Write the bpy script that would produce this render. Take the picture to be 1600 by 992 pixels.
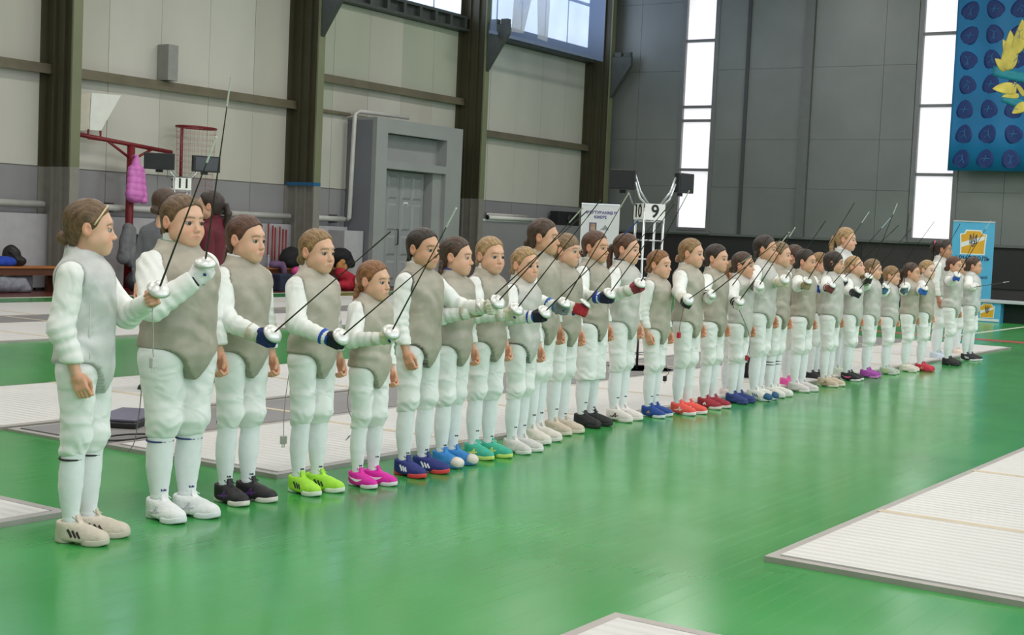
import bpy, math, random
import numpy as np
from mathutils import Matrix, Vector
for o in list(bpy.data.objects): bpy.data.objects.remove(o)
S = bpy.context.scene; C = S.collection
R = random.Random(7)
# ------------------------------------------------------------------ camera, world, light, exposure
F, PITCH, ROLL, YAW, H = 2181.5, .0608, .0444, .5832, 1.4
_cy, _sy, _cp, _sp = math.cos(YAW), math.sin(YAW), math.cos(PITCH), math.sin(PITCH)
FW = np.array([_cy*_cp, _sy*_cp, -_sp]); _rt = np.array([_sy, -_cy, 0.]); _up = np.cross(_rt, FW)
RT = math.cos(ROLL)*_rt + math.sin(ROLL)*_up; UP = -math.sin(ROLL)*_rt + math.cos(ROLL)*_up
CAM = np.array([0, 0, H])
cd = bpy.data.cameras.new('camera'); cd.sensor_width = 36; cd.lens = F/1600*36; cd.clip_end = 200
co = bpy.data.objects.new('camera', cd); C.objects.link(co); S.camera = co
M = Matrix.Identity(4)
for i, v in enumerate((RT, UP, -FW)):
    for j in range(3): M[j][i] = v[j]
M[2][3] = H
co.matrix_world = M
w = bpy.data.worlds.new('world'); S.world = w; w.use_nodes = True
w.node_tree.nodes['Background'].inputs[0].default_value = (.85, .92, 1, 1)
w.node_tree.nodes['Background'].inputs[1].default_value = 1.2
S.view_settings.view_transform = 'Standard'; S.view_settings.look = 'None'
S.view_settings.gamma = 1; S.view_settings.use_curve_mapping = False
S.view_settings.exposure = -0.13
def area(name, loc, sx, sy, power, col=(1, .97, .92), rot=(0, 0, 0)):
    l = bpy.data.lights.new(name, 'AREA'); l.shape = 'RECTANGLE'; l.size = sx; l.size_y = sy
    l.energy = power; l.color = col
    o = bpy.data.objects.new(name, l); o.location = loc; o.rotation_euler = rot; C.objects.link(o); return o
for lx in (-3, 3.5, 10, 16.5, 23, 29.5):
    for ly in (-5, 1.5, 8, 14.5):
        area('ceiling_lamp', (lx, ly, 9.2), 2.4, .7, 180)
for lx in (-4, 3, 10, 17, 24): area('side_fill_light', (lx, -9.85, 5.2), 4.2, 4.4, 230, (.93, .96, 1), (math.pi/2, 0, 0))  # fill lights added along the unseen right wall to brighten the row's fronts
# ------------------------------------------------------------------ helpers
def ray(px, py): return FW*F + RT*(px-800) - UP*(py-496)
def at_z(px, py, z=0.):
    d = ray(px, py); return CAM + d*((z-H)/d[2])
def at_y(px, py, Y):
    d = ray(px, py); return CAM + d*(Y/d[1])
def at_x(px, py, X):
    d = ray(px, py); return CAM + d*(X/d[0])
def depth(p): return float((np.asarray(p)-CAM) @ FW)
def lin(c): return tuple(((v/255)/12.92 if v/255 <= .04045 else ((v/255+.055)/1.055)**2.4) for v in c)
MC = {}
def mat(name, rgb, rough=.6, metal=0., var=.06, scale=6., bump=0., bscale=60., emit=0., stretch=None, alpha=1., coat=0., trans=0., bdist=.01, bdis=0.):
    """procedural material: base colour broken up by noise, optional noise bump; rgb is sRGB 0-255"""
    if name in MC: return MC[name]
    m = bpy.data.materials.new(name); m.use_nodes = True; nt = m.node_tree; N = nt.nodes; L = nt.links
    b = N['Principled BSDF']; c = lin(rgb)
    tc = N.new('ShaderNodeTexCoord'); mp = N.new('ShaderNodeMapping'); L.new(tc.outputs['Object'], mp.inputs[0])
    if stretch: mp.inputs['Scale'].default_value = stretch
    no = N.new('ShaderNodeTexNoise'); no.inputs['Scale'].default_value = scale; no.inputs['Detail'].default_value = 4
    L.new(mp.outputs[0], no.inputs[0])
    rp = N.new('ShaderNodeValToRGB'); L.new(no.outputs[0], rp.inputs[0])
    rp.color_ramp.elements[0].position = .3; rp.color_ramp.elements[1].position = .7
    rp.color_ramp.elements[0].color = tuple(max(0, v*(1-var)) for v in c)+(1,)
    rp.color_ramp.elements[1].color = tuple(min(1, v*(1+var)) for v in c)+(1,)
    L.new(rp.outputs[0], b.inputs['Base Color'])
    b.inputs['Roughness'].default_value = rough; b.inputs['Metallic'].default_value = metal
    b.inputs['Coat Weight'].default_value = coat
    if trans: b.inputs['Transmission Weight'].default_value = trans
    b.inputs['Alpha'].default_value = alpha
    if emit:
        L.new(rp.outputs[0], b.inputs['Emission Color']); b.inputs['Emission Strength'].default_value = emit
    if bump:
        n2 = N.new('ShaderNodeTexNoise'); n2.inputs['Scale'].default_value = bscale; n2.inputs['Detail'].default_value = 3
        L.new(mp.outputs[0], n2.inputs[0])
        bp = N.new('ShaderNodeBump'); bp.inputs['Strength'].default_value = bump; bp.inputs['Distance'].default_value = bdist; n2.inputs['Distortion'].default_value = bdis
        if bdis: n2.inputs['Detail'].default_value = 1.2
        L.new(n2.outputs[0], bp.inputs['Height']); L.new(bp.outputs[0], b.inputs['Normal'])
    MC[name] = m; return m
def mesh_np(name, V, Q, smooth=True):
    """mesh from numpy verts (n,3) and quads/tris index array"""
    me = bpy.data.meshes.new(name); V = np.asarray(V, np.float32); Q = np.asarray(Q, np.int32); k = Q.shape[1]
    me.vertices.add(len(V)); me.vertices.foreach_set('co', V.ravel())
    me.loops.add(Q.size); me.loops.foreach_set('vertex_index', Q.ravel())
    me.polygons.add(len(Q)); me.polygons.foreach_set('loop_start', np.arange(0, Q.size, k, dtype=np.int32))
    me.polygons.foreach_set('loop_total', np.full(len(Q), k, np.int32))
    me.polygons.foreach_set('use_smooth', np.full(len(Q), smooth, bool))
    me.update(calc_edges=True); return me
def obj(name, me, m=None, parent=None, loc=(0, 0, 0), rot=(0, 0, 0), scale=None):
    o = bpy.data.objects.new(name, me); C.objects.link(o); o.location = loc; o.rotation_euler = rot
    if scale is not None: o.scale = scale
    if m is not None:
        if me.materials: o.material_slots[0].link = 'OBJECT'; o.material_slots[0].material = m
        else:
            me.materials.append(None); o.material_slots[0].link = 'OBJECT'; o.material_slots[0].material = m
    if parent is not None: o.parent = parent
    return o
def empty(name, loc=(0, 0, 0), rot=(0, 0, 0)):
    o = bpy.data.objects.new(name, None); o.empty_display_size = .1; C.objects.link(o); o.location = loc; o.rotation_euler = rot; return o
def tag(o, label, cat, group=None):
    o['label'] = label; o['category'] = cat
    if group: o['group'] = group
    return o
def struct(o, label=None):
    o['kind'] = 'structure'
    if label: o['label'] = label
    return o
class MB:
    """mesh builder: collects boxes, tubes, lathes, polygons"""
    def __init__(s): s.V = []; s.Fc = []
    def add(s, V, Fc):
        k = len(s.V); s.V += [tuple(map(float, v)) for v in V]; s.Fc += [tuple(i+k for i in f) for f in Fc]; return s
    def box(s, x0, x1, y0, y1, z0, z1):
        return s.add([(x0, y0, z0), (x1, y0, z0), (x1, y1, z0), (x0, y1, z0), (x0, y0, z1), (x1, y0, z1), (x1, y1, z1), (x0, y1, z1)],
                     [(3, 2, 1, 0), (4, 5, 6, 7), (0, 1, 5, 4), (1, 2, 6, 5), (2, 3, 7, 6), (3, 0, 4, 7)])
    def tube(s, pts, r, n=8, closed=False, cap=True):
        pts = [np.asarray(p, float) for p in pts]; m = len(pts); rs = r if hasattr(r, '__len__') else [r]*m
        V = []; ref = None
        for i, p in enumerate(pts):
            a = pts[i-1] if (i > 0 or closed) else p; b = pts[(i+1) % m] if (i < m-1 or closed) else p
            t = b-a; t = t/(np.linalg.norm(t)+1e-12)
            if ref is None:
                ref = np.array([0, 0, 1.]) if abs(t[2]) < .9 else np.array([1., 0, 0])
            u = np.cross(t, ref); u /= np.linalg.norm(u)+1e-12; v = np.cross(u, t); ref = v
            for k in range(n):
                g = 2*math.pi*k/n; V.append(p+rs[i]*(math.cos(g)*u+math.sin(g)*v))
        Fc = []
        for i in range(m if closed else m-1):
            j = (i+1) % m
            for k in range(n):
                l = (k+1) % n; Fc.append((i*n+k, i*n+l, j*n+l, j*n+k))
        if cap and not closed: Fc += [tuple(range(n))[::-1], tuple(range((m-1)*n, m*n))]
        return s.add(V, Fc)
    def lathe(s, prof, n=20, c=(0, 0, 0), axis=None):
        V = []
        for r, z in prof:
            for k in range(n):
                g = 2*math.pi*k/n; V.append((c[0]+r*math.cos(g), c[1]+r*math.sin(g), c[2]+z))
        Fc = []
        for i in range(len(prof)-1):
            for k in range(n):
                l = (k+1) % n; Fc.append((i*n+k, i*n+l, (i+1)*n+l, (i+1)*n+k))
        Fc += [tuple(range(n))[::-1], tuple(range((len(prof)-1)*n, len(prof)*n))]
        return s.add(V, Fc)
    def prism(s, poly, fn0, fn1):
        """extrude 2D poly between two maps (u,v)->xyz"""
        n = len(poly); V = [fn0(*p) for p in poly]+[fn1(*p) for p in poly]
        return s.add(V, [tuple(range(n))[::-1], tuple(range(n, 2*n))]+[(i, (i+1) % n, n+(i+1) % n, n+i) for i in range(n)])
    def mesh(s, name, smooth=False):
        me = bpy.data.meshes.new(name); me.from_pydata(s.V, [], s.Fc)
        if smooth: me.polygons.foreach_set('use_smooth', [True]*len(me.polygons))
        me.update(); return me
    def build(s, name, m, parent=None, loc=(0, 0, 0), rot=(0, 0, 0), smooth=False, bevel=0):
        o = obj(name, s.mesh(name, smooth), m, parent, loc, rot)
        if bevel:
            b = o.modifiers.new('bevel', 'BEVEL'); b.width = bevel; b.segments = 2; b.limit_method = 'ANGLE'
        return o
def box(name, x0, x1, y0, y1, z0, z1, m, parent=None, bevel=0):
    cx, cy = (x0+x1)/2, (y0+y1)/2
    if parent is not None: return MB().box(x0, x1, y0, y1, z0, z1).build(name, m, parent, bevel=bevel)
    return MB().box(x0-cx, x1-cx, y0-cy, y1-cy, 0, z1-z0).build(name, m, None, (cx, cy, z0), bevel=bevel)
def text(name, body, size, m, parent=None, mw=None, bold=0., align='CENTER', ext=.001):
    cu = bpy.data.curves.new(name, 'FONT'); cu.body = body; cu.size = size; cu.align_x = align; cu.align_y = 'CENTER'
    cu.extrude = ext; cu.offset = bold; cu.resolution_u = 3
    t = bpy.data.objects.new(name, cu); C.objects.link(t)
    dg = bpy.context.evaluated_depsgraph_get(); me = bpy.data.meshes.new_from_object(t.evaluated_get(dg))
    bpy.data.objects.remove(t); me.materials.clear(); o = obj(name, me, m, parent)
    if mw is not None: o.matrix_local = mw
    return o
def frame(x, y, z, o):
    M = Matrix.Identity(4)
    for i, v in enumerate((x, y, z, o)):
        for j in range(3): M[j][i] = float(v[j])
    return M
# ------------------------------------------------------------------ signed distance modelling
def surfnet(Fv, org, vs):
    nx, ny, nz = Fv.shape; ins = Fv < 0
    cnt = np.zeros((nx-1, ny-1, nz-1), np.float32); acc = np.zeros((nx-1, ny-1, nz-1, 3), np.float32)
    edges = []
    for ax in range(3):
        sl0 = [slice(None)]*3; sl1 = [slice(None)]*3; sl0[ax] = slice(0, -1); sl1[ax] = slice(1, None)
        A = Fv[tuple(sl0)]; B = Fv[tuple(sl1)]; m = ins[tuple(sl0)] != ins[tuple(sl1)]
        I = np.argwhere(m); t = A[m]/(A[m]-B[m]+1e-12)
        P = I.astype(np.float32); P[:, ax] += t; o1, o2 = [a for a in range(3) if a != ax]
        for d1 in (0, 1):
            for d2 in (0, 1):
                J = I.copy(); J[:, o1] -= d1; J[:, o2] -= d2
                ok = (J[:, o1] >= 0) & (J[:, o2] >= 0) & (J[:, o1] < cnt.shape[o1]) & (J[:, o2] < cnt.shape[o2])
                Jk = tuple(J[ok].T); np.add.at(cnt, Jk, 1); np.add.at(acc, Jk, P[ok])
        edges.append((I, ins[tuple(sl0)][m], ax, o1, o2))
    mask = cnt > 0; idx = np.full(cnt.shape, -1, np.int32); idx[mask] = np.arange(mask.sum())
    V = acc[mask]/cnt[mask][:, None]*vs + np.asarray(org, np.float32)
    Qs = []
    for I, sgn, ax, o1, o2 in edges:
        ok = (I[:, o1] > 0) & (I[:, o2] > 0) & (I[:, o1] < cnt.shape[o1]) & (I[:, o2] < cnt.shape[o2]); I = I[ok]; s = sgn[ok]
        c = []
        for d1, d2 in ((1, 1), (0, 1), (0, 0), (1, 0)):
            J = I.copy(); J[:, o1] -= d1; J[:, o2] -= d2; c.append(idx[tuple(J.T)])
        q = np.stack(c, 1)
        flip = (~s) if ax != 1 else s
        q[flip] = q[flip][:, ::-1]; Qs.append(q)
    return V, np.concatenate(Qs)
class Grid:
    def __init__(s, lo, hi, vs):
        s.lo = np.asarray(lo, np.float32); s.vs = vs; n = [int(math.ceil((h-l)/vs))+1 for l, h in zip(lo, hi)]
        ax = [s.lo[i]+vs*np.arange(n[i], dtype=np.float32) for i in range(3)]
        s.x, s.y, s.z = np.meshgrid(*ax, indexing='ij')
    def net(s, d): return surfnet(d.astype(np.float32), s.lo, s.vs)
def ell(g, c, r):
    x, y, z = (g.x-c[0])/r[0], (g.y-c[1])/r[1], (g.z-c[2])/r[2]
    k0 = np.sqrt(x*x+y*y+z*z); k1 = np.sqrt((x/r[0])**2+(y/r[1])**2+(z/r[2])**2)+1e-6
    return k0*(k0-1)/k1
def cap(g, a, b, ra, rb=None, sq=None):
    rb = ra if rb is None else rb; a = np.asarray(a, np.float32); b = np.asarray(b, np.float32); d = b-a; L = float(d@d)+1e-9
    px, py, pz = g.x-a[0], g.y-a[1], g.z-a[2]
    t = np.clip((px*d[0]+py*d[1]+pz*d[2])/L, 0, 1)
    return np.sqrt((px-t*d[0])**2+(py-t*d[1])**2+(pz-t*d[2])**2)-(ra+(rb-ra)*t)
def rbox(g, c, h, r):
    q = [np.abs(g.x-c[0])-h[0]+r, np.abs(g.y-c[1])-h[1]+r, np.abs(g.z-c[2])-h[2]+r]
    return np.sqrt(sum(np.maximum(v, 0)**2 for v in q))+np.minimum(np.maximum(np.maximum(q[0], q[1]), q[2]), 0)-r
def smin(a, b, k):
    h = np.clip(.5+.5*(b-a)/k, 0, 1); return b+(a-b)*h-k*h*(1-h)
def smax(a, b, k): return -smin(-a, -b, k)
def wob(g, seed, freq, n=5):
    rr = np.random.RandomState(seed); out = 0
    for i in range(n):
        v = rr.normal(size=3); v = v/np.linalg.norm(v)*freq*rr.uniform(.6, 1.5); out = out+np.sin(g.x*v[0]+g.y*v[1]+g.z*v[2]+rr.uniform(0, 6.3))
    return out/n
# ------------------------------------------------------------------ the hall
XB, YW, ZC = 35.3, 20.85, 9.6
def floor_mat():
    m = mat('green_sports_floor', (60, 150, 74), .22, var=.12, scale=.7); nt = m.node_tree; N = nt.nodes; L = nt.links; b = N['Principled BSDF']
    tc = N['Texture Coordinate']; mp = N.new('ShaderNodeMapping'); L.new(tc.outputs['Object'], mp.inputs[0]); mp.inputs['Scale'].default_value = (.25, 7, 1)
    n1 = N.new('ShaderNodeTexNoise'); n1.inputs['Scale'].default_value = 1.3; n1.inputs['Detail'].default_value = 5; L.new(mp.outputs[0], n1.inputs[0])
    n2 = N.new('ShaderNodeTexNoise'); n2.inputs['Scale'].default_value = 2.2; n2.inputs['Detail'].default_value = 3; L.new(tc.outputs['Object'], n2.inputs[0])
    br = N.new('ShaderNodeTexBrick'); br.inputs['Color1'].default_value = (1, 1, 1, 1); br.inputs['Color2'].default_value = (.93, .93, .93, 1); br.inputs['Mortar'].default_value = (.55, .55, .55, 1)
    br.inputs['Scale'].default_value = 1; br.inputs['Mortar Size'].default_value = .004; br.inputs['Brick Width'].default_value = 2.4; br.inputs['Row Height'].default_value = .09; L.new(tc.outputs['Object'], br.inputs[0])
    mr = N.new('ShaderNodeMapRange'); mr.inputs['To Min'].default_value = .13; mr.inputs['To Max'].default_value = .27; L.new(n2.outputs[0], mr.inputs[0]); L.new(mr.outputs[0], b.inputs['Roughness'])
    ad = N.new('ShaderNodeMath'); ad.operation = 'MULTIPLY_ADD'; ad.inputs[1].default_value = .35; L.new(br.outputs[0], ad.inputs[0]); L.new(n1.outputs[0], ad.inputs[2])
    bp = N.new('ShaderNodeBump'); bp.inputs['Strength'].default_value = .16; bp.inputs['Distance'].default_value = .008; L.new(ad.outputs[0], bp.inputs['Height']); L.new(bp.outputs[0], b.inputs['Normal'])
    b.inputs['Specular IOR Level'].default_value = .6
    return m
FLM = floor_mat()
floor = struct(box('floor', -8, XB, -10, YW, -.12, 0, FLM))
fo = floor.location
def court(name, x0, x1, y0, y1, m, z=.003):
    o = MB().box(x0-fo[0], x1-fo[0], y0-fo[1], y1-fo[1], .118, .12+z).build(name, m, floor); return o
REDF = mat('brown_red_floor_paint', (104, 52, 42), .3, var=.12, scale=1.5); WLN = mat('white_line_paint', (222, 218, 204), .4)
court('border_area', -8, XB, 19.05, YW, REDF); court('court_line', -8, XB, 18.97, 19.05, WLN, .0035)
court('red_court_line', 22.95, 23.35, -10, 8.6, mat('red_line_paint', (178, 74, 66), .35), .0035)
court('white_court_line', 23.35, 28.9, 6.62, 6.7, WLN, .003)
CEIL = mat('ceiling_panels', (150, 150, 146), .8); SIDE = mat('grey_side_wall', (150, 148, 144), .8)
struct(box('ceiling', -8.2, XB+.2, -10.2, YW+.2, ZC, ZC+.15, CEIL))
struct(box('wall_right', -8.2, XB+.2, -10.2, -10, 0, ZC, SIDE)); struct(box('wall_rear', -8.2, -8, -10, YW, 0, ZC, SIDE))
# ---- left wall: panels between girders, columns, glazing above
PAN = mat('beige_wall_panel', (186, 183, 172), .6, var=.10, scale=.5, stretch=(1, 1, .35)); PAN2 = mat('greenish_wall_panel', (178, 180, 164), .6, var=.11, scale=.45, stretch=(1, 1, .3))
PAN3 = mat('light_wall_panel', (194, 191, 182), .6, var=.09, scale=.5, stretch=(1, 1, .35))
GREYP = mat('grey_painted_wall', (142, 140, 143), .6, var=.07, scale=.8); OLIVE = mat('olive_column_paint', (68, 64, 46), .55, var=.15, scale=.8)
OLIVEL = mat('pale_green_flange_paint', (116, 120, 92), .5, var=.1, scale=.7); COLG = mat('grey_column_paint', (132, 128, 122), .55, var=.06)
GIRD = mat('brown_steel_girder', (112, 104, 86), .55, .2, var=.15, scale=2); DARKG = mat('dark_steel_channel', (82, 85, 84), .5, .3, var=.12)
struct(box('wall_left', -8, XB, YW, YW+.25, 0, ZC, SIDE)); wl = bpy.data.objects['wall_left']; wo = wl.location
def wp(name, x0, x1, y0, y1, z0, z1, m, bevel=0): return MB().box(x0-wo[0], x1-wo[0], y0-wo[1], y1-wo[1], z0, z1).build(name, m, wl, bevel=bevel)
cols = [10.1, 16.31, 22.66, 28.8, 35.03]; ZS = 6.35
for ci in range(1, 5):
    x0, x1 = cols[ci-1], cols[ci]; n = 5; wd = (x1-x0)/n; rr = [(2.2, 3.93), (3.93, ZS)]
    if ci == 3: rr = [(2.2, 3.9), (3.9, 4.62), (4.62, ZS)]
    for (z0, z1) in rr:
        for k in range(n):
            a = x0+k*wd; wp('wall_panel', a+.004, a+wd-.004, YW-.03-.008*R.random(), YW, z0+.01, z1-.01, [PAN, PAN2, PAN3][R.randint(0, 2)] if ci < 4 else PAN3)
    for k in range(n):
        a = x0+k*wd; wp('lower_panel', a+.006, a+wd-.006, YW-.035, YW, .05, 2.19, GREYP)
    gz = 4.62 if ci == 3 else 3.93
    wp('girder', x0, x1, YW-.2, YW-.03, gz-.075, gz+.075, GIRD); wp('girder_lip', x0, x1, YW-.22, YW-.2, gz-.1, gz-.02, GIRD)
    if ci == 3: wp('girder', x0, 24.4, YW-.14, YW-.03, 3.86, 3.93, GIRD)
    # channel with spacers, then glazing
    wp('channel', x0, x1, YW-.16, YW, ZS, ZS+.34, DARKG); wp('channel_lip', x0, x1, YW-.3, YW-.16, ZS, ZS+.06, DARKG); wp('channel_lip', x0, x1, YW-.3, YW-.16, ZS+.30, ZS+.36, DARKG)
    for k in range(10):
        a = x0+(k+.5)*(x1-x0)/10; wp('spacer', a-.05, a+.05, YW-.3, YW-.16, ZS+.06, ZS+.30, DARKG)
GLASSM = mat('bright_daylight_glazing', (206, 222, 252), .3, var=.12, scale=1.2, emit=2.0)
WFR = mat('window_frame_grey', (150, 156, 166), .5, .2)
for i in range(1, 5):
    x0, x1 = cols[i-1]+.1, cols[i]-.3
    wn = struct(box('window_%d' % i, x0, x1, YW-.12, YW-.06, ZS+.36, 9.3, WFR)); cx, cy = wn.location[0], wn.location[1]
    nn = 5; wd = (x1-x0)/nn
    for k in range(nn):
        for (z0, z1) in ((0, 1.25), (1.25, 2.55)): MB().box(x0+k*wd+.05-cx, x0+(k+1)*wd-.05-cx, -.06, -.035, z0+.06, z1-.04).build('pane', GLASSM, wn)
def column(i, xr, top_gray=2.2):
    c = empty('column', (xr, 20.0, 0)); c['kind'] = 'structure'; c.name = 'trim_%d' % (i+1)
    fl = .2
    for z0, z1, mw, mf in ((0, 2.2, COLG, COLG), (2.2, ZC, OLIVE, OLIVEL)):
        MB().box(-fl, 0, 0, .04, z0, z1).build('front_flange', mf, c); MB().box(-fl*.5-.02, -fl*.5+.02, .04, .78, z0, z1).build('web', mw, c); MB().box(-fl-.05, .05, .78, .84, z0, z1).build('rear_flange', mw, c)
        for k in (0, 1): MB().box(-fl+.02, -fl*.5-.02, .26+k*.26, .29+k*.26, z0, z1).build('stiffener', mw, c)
    if i != 0:
        poly = [(0, 5.35), (-.62, 6.25), (-.62, 6.5), (0, 6.5)]
        MB().prism(poly, lambda u, v: (-fl*.5-.06, u, v), lambda u, v: (-fl*.5+.06, u, v)).build('bracket', DARKG, c)
        for dy in (-.5, -.2): MB().box(-fl*.5-.07, -fl*.5+.07, dy-.1, dy+.1, 6.5, 6.62).build('bracket_plate', DARKG, c)
    return c
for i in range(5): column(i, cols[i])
cb = MB().box(-.23, .0, -.006, .0, 2.2, 2.27).build('blue_band', mat('blue_tape', (24, 92, 140), .5), bpy.data.objects['trim_3']); MB().box(-.225, -.205, 0, .8, 2.2, 2.27).build('blue_band', MC['blue_tape'], bpy.data.objects['trim_3'])
# heating pipe and low cover along the wall
PIPE = mat('white_pipe_paint', (200, 198, 194), .4)
for k, (a, b) in enumerate(((-8, 16.05), (16.35, 22.4), (22.7, 24.2))):
    p = MB().tube([(a, 20.62, 1.53), (b, 20.62, 1.53)], .06, 12).build('trim_%d' % (11+k), PIPE, smooth=True); struct(p)
    for q in range(max(1, int((b-a)/3))): MB().box(a+1.2+q*3, a+1.28+q*3, 20.62, YW, 1.44, 1.62).build('pipe_clip', DARKG, p)
LOWC = mat('pale_grey_heater_cover', (176, 174, 178), .6, var=.05)
struct(MB().box(-8, 24.4, 20.68, 20.83, .05, 1.36).build('trim_21', LOWC)); struct(MB().box(28.85, 35.0, 20.35, 20.83, .0, 1.66).build('trim_22', GREYP))
struct(MB().tube([(24.28, 20.6, 1.53), (24.3, 20.55, 1.56), (24.3, 20.5, 3.9), (24.45, 20.5, 3.97), (26, 20.3, 3.97)], .05, 10).build('trim_23', PIPE, smooth=True))
struct(box('trim_24', 23.75, 24.4, 20.2, 20.8, 0, 1.28, LOWC, bevel=.01))
# small sheet bracket on the bay wall
struct(MB().box(18.75, 19.0, 20.5, 20.8, 4.02, 4.7).build('trim_25', mat('grey_sheet_box', (142, 142, 138), .5)))
# ---- vestibule with a panelled double door
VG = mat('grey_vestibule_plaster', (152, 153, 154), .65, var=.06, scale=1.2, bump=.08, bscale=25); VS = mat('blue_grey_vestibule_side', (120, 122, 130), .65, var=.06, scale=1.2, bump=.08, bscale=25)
xa, yf, xr, zt = 24.43, 19.95, 27.72, 3.78
v = empty('entrance_vestibule', (xa, yf, 0)); tag(v, 'grey plastered entrance vestibule projecting from the left wall', 'vestibule')
D = YW-yf-.06
d0, d1, dz, n0, n1 = .44, 2.62, 2.72, 2.9, 3.52
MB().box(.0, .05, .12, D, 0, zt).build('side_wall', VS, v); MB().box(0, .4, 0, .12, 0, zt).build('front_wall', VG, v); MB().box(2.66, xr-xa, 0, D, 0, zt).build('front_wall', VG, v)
MB().box(.4, 2.66, 0, .12, n1, zt).build('lintel', VG, v); MB().box(.4, 2.66, .0, .5, dz, n0).build('ledge', VG, v); MB().box(.4, 2.66, .3, .34, n0, n1).build('niche_back', VG, v)
MB().box(0, xr-xa, 0, D, zt, zt+.06).build('roof_slab', VG, v)
MB().box(2.3, 2.66, .12, .5, 0, dz).build('jamb', VG, v)
DOORM = mat('grey_door_paint', (150, 152, 154), .5, var=.04, scale=2)
dd = struct(MB().box(.4, 2.3, .42, .46, 0, dz).build('door_1', DOORM, None, (xa, yf, 0)))
for lf in range(2):
    lx0 = .42+lf*.93; leaf = MB().box(lx0, lx0+.92, .36, .42, .02, dz-.03).build('leaf', DOORM, dd)
    for cc in range(2):
        for (z0, z1) in ((.18, .62), (.74, 1.2), (1.32, 1.95), (2.05, 2.6)):
            px0 = lx0+.09+cc*.40; MB().add(*(lambda a, b, c, d: ([(a, .36, c), (b, .36, c), (b, .36, d), (a, .36, d), (a+.05, .335, c+.05), (b-.05, .335, c+.05), (b-.05, .335, d-.05), (a+.05, .335, d-.05)], [(4, 5, 6, 7), (0, 1, 5, 4), (1, 2, 6, 5), (2, 3, 7, 6), (3, 0, 4, 7)]))(px0, px0+.34, z0, z1)).build('door_panel', DOORM, leaf)
MB().tube([(1.29, .36, 1.0), (1.29, .3, 1.0), (1.29, .3, 1.35), (1.29, .36, 1.35)], .013, 8).build('door_handle', mat('black_metal', (34, 34, 36), .4, .5), dd, smooth=True)
sg = MB().box(1.52, 1.68, .352, .358, 1.78, 2.0).build('door_sign', mat('white_sign_plate', (226, 226, 222), .5), dd)
MB().add([(1.585, .3505, 1.84), (1.615, .3505, 1.84), (1.615, .3505, 1.95), (1.585, .3505, 1.95)], [(0, 1, 2, 3)]).build('sign_mark', mat('sign_mark_black', (40, 40, 40), .6), sg)
MB().box(1.54, 1.66, .3506, .3512, 1.925, 1.95).build('sign_mark', MC['sign_mark_black'], sg)
# ---- back wall: dark metal cassettes, two tall windows, dark lower band
BWM = mat('dark_grey_metal_cassette', (128, 130, 130), .42, .25, var=.10, scale=.6, bump=.15, bscale=60); BWL = mat('brown_black_plinth', (62, 56, 58), .6, var=.1, scale=1.5)
wb = struct(box('wall_back', XB+.12, XB+.3, -10, YW, 0, ZC, BWM)); bo = wb.location
def bp_(name, y0, y1, z0, z1, m, t=0., bevel=0): return MB().box(XB-t-bo[0], XB+.12-bo[0], y0-bo[1], y1-bo[1], z0, z1).build(name, m, wb, bevel=bevel)
W1, W2 = (16.93, 17.93), (10.2, 11.27)
ys = [(17.98, 19.3), (19.3, 20.85), (16.0, 16.88), (14.35, 16.0), (11.35, 12.2), (12.2, 14.1), (9.0, 10.15), (7.4, 9.0), (5.8, 7.4), (4.2, 5.8), (2.6, 4.2), (-2, 2.6), (-10, -2)]
for y0, y1 in ys:
    for z0, z1 in ((1.62, 2.9), (2.9, 4.2), (4.2, 6.1), (6.1, 8.0), (8.0, ZC)):
        bp_('metal_cassette', y0+.004, y1-.004, z0+.003, z1-.003, BWM, .02+.005*R.random())
PIL = mat('grey_pilaster', (108, 110, 110), .5, .15)
bp_('pilaster', 14.1, 14.35, 1.6, ZC, PIL, .12); bp_('pilaster', 15.93, 16.02, 1.6, ZC, mat('dark_rib', (70, 72, 76), .5), .08); bp_('sill', -10, YW, 1.56, 1.62, PIL, .1); bp_('plinth', -10, YW, 0, 1.56, BWL, .0)
for y0 in (8, 5.5, 3): bp_('plinth_panel', y0, y0+2.4, .55, 1.5, mat('black_plinth_panel', (44, 41, 44), .55), .04)
for y0 in (12.5, 15, 17.6): bp_('plinth_panel', y0, y0+2.4, .15, 1.5, MC['black_plinth_panel'], .02)
GL2 = mat('overcast_window_glass', (246, 242, 250), .3, var=.05, scale=.8, emit=.85)
WF2 = mat('steel_window_frame', (126, 126, 128), .45, .3)
for wi, (y0, y1) in enumerate((W1, W2)):
    wn = empty('window_%d' % (11+wi), (XB, (y0+y1)/2, 1.7)); wn['kind'] = 'structure'; hw_ = (y1-y0)/2
    zs = [1.72, 3.36, 4.72, 5.1, 6.92, 9.3] if wi == 0 else [1.68, 3.32, 5.05, 6.85, 9.3]
    for k in range(len(zs)-1):
        MB().box(.06, .09, -hw_+.05, hw_-.05, zs[k]-1.7+.04, zs[k+1]-1.7-.03).build('pane', GL2, wn)
        MB().box(-.03, .1, -hw_, hw_, zs[k]-1.7-.035, zs[k]-1.7+.04).build('mullion', WF2, wn)
    for sd in (-1, 1): MB().box(-.05, .1, sd*hw_-.06, sd*hw_+.06, -.03, 7.6).build('jamb', WF2, wn)
    MB().box(-.14, .1, -hw_-.12, hw_+.12, -.1, -.03).build('window_sill', WF2, wn)
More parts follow.
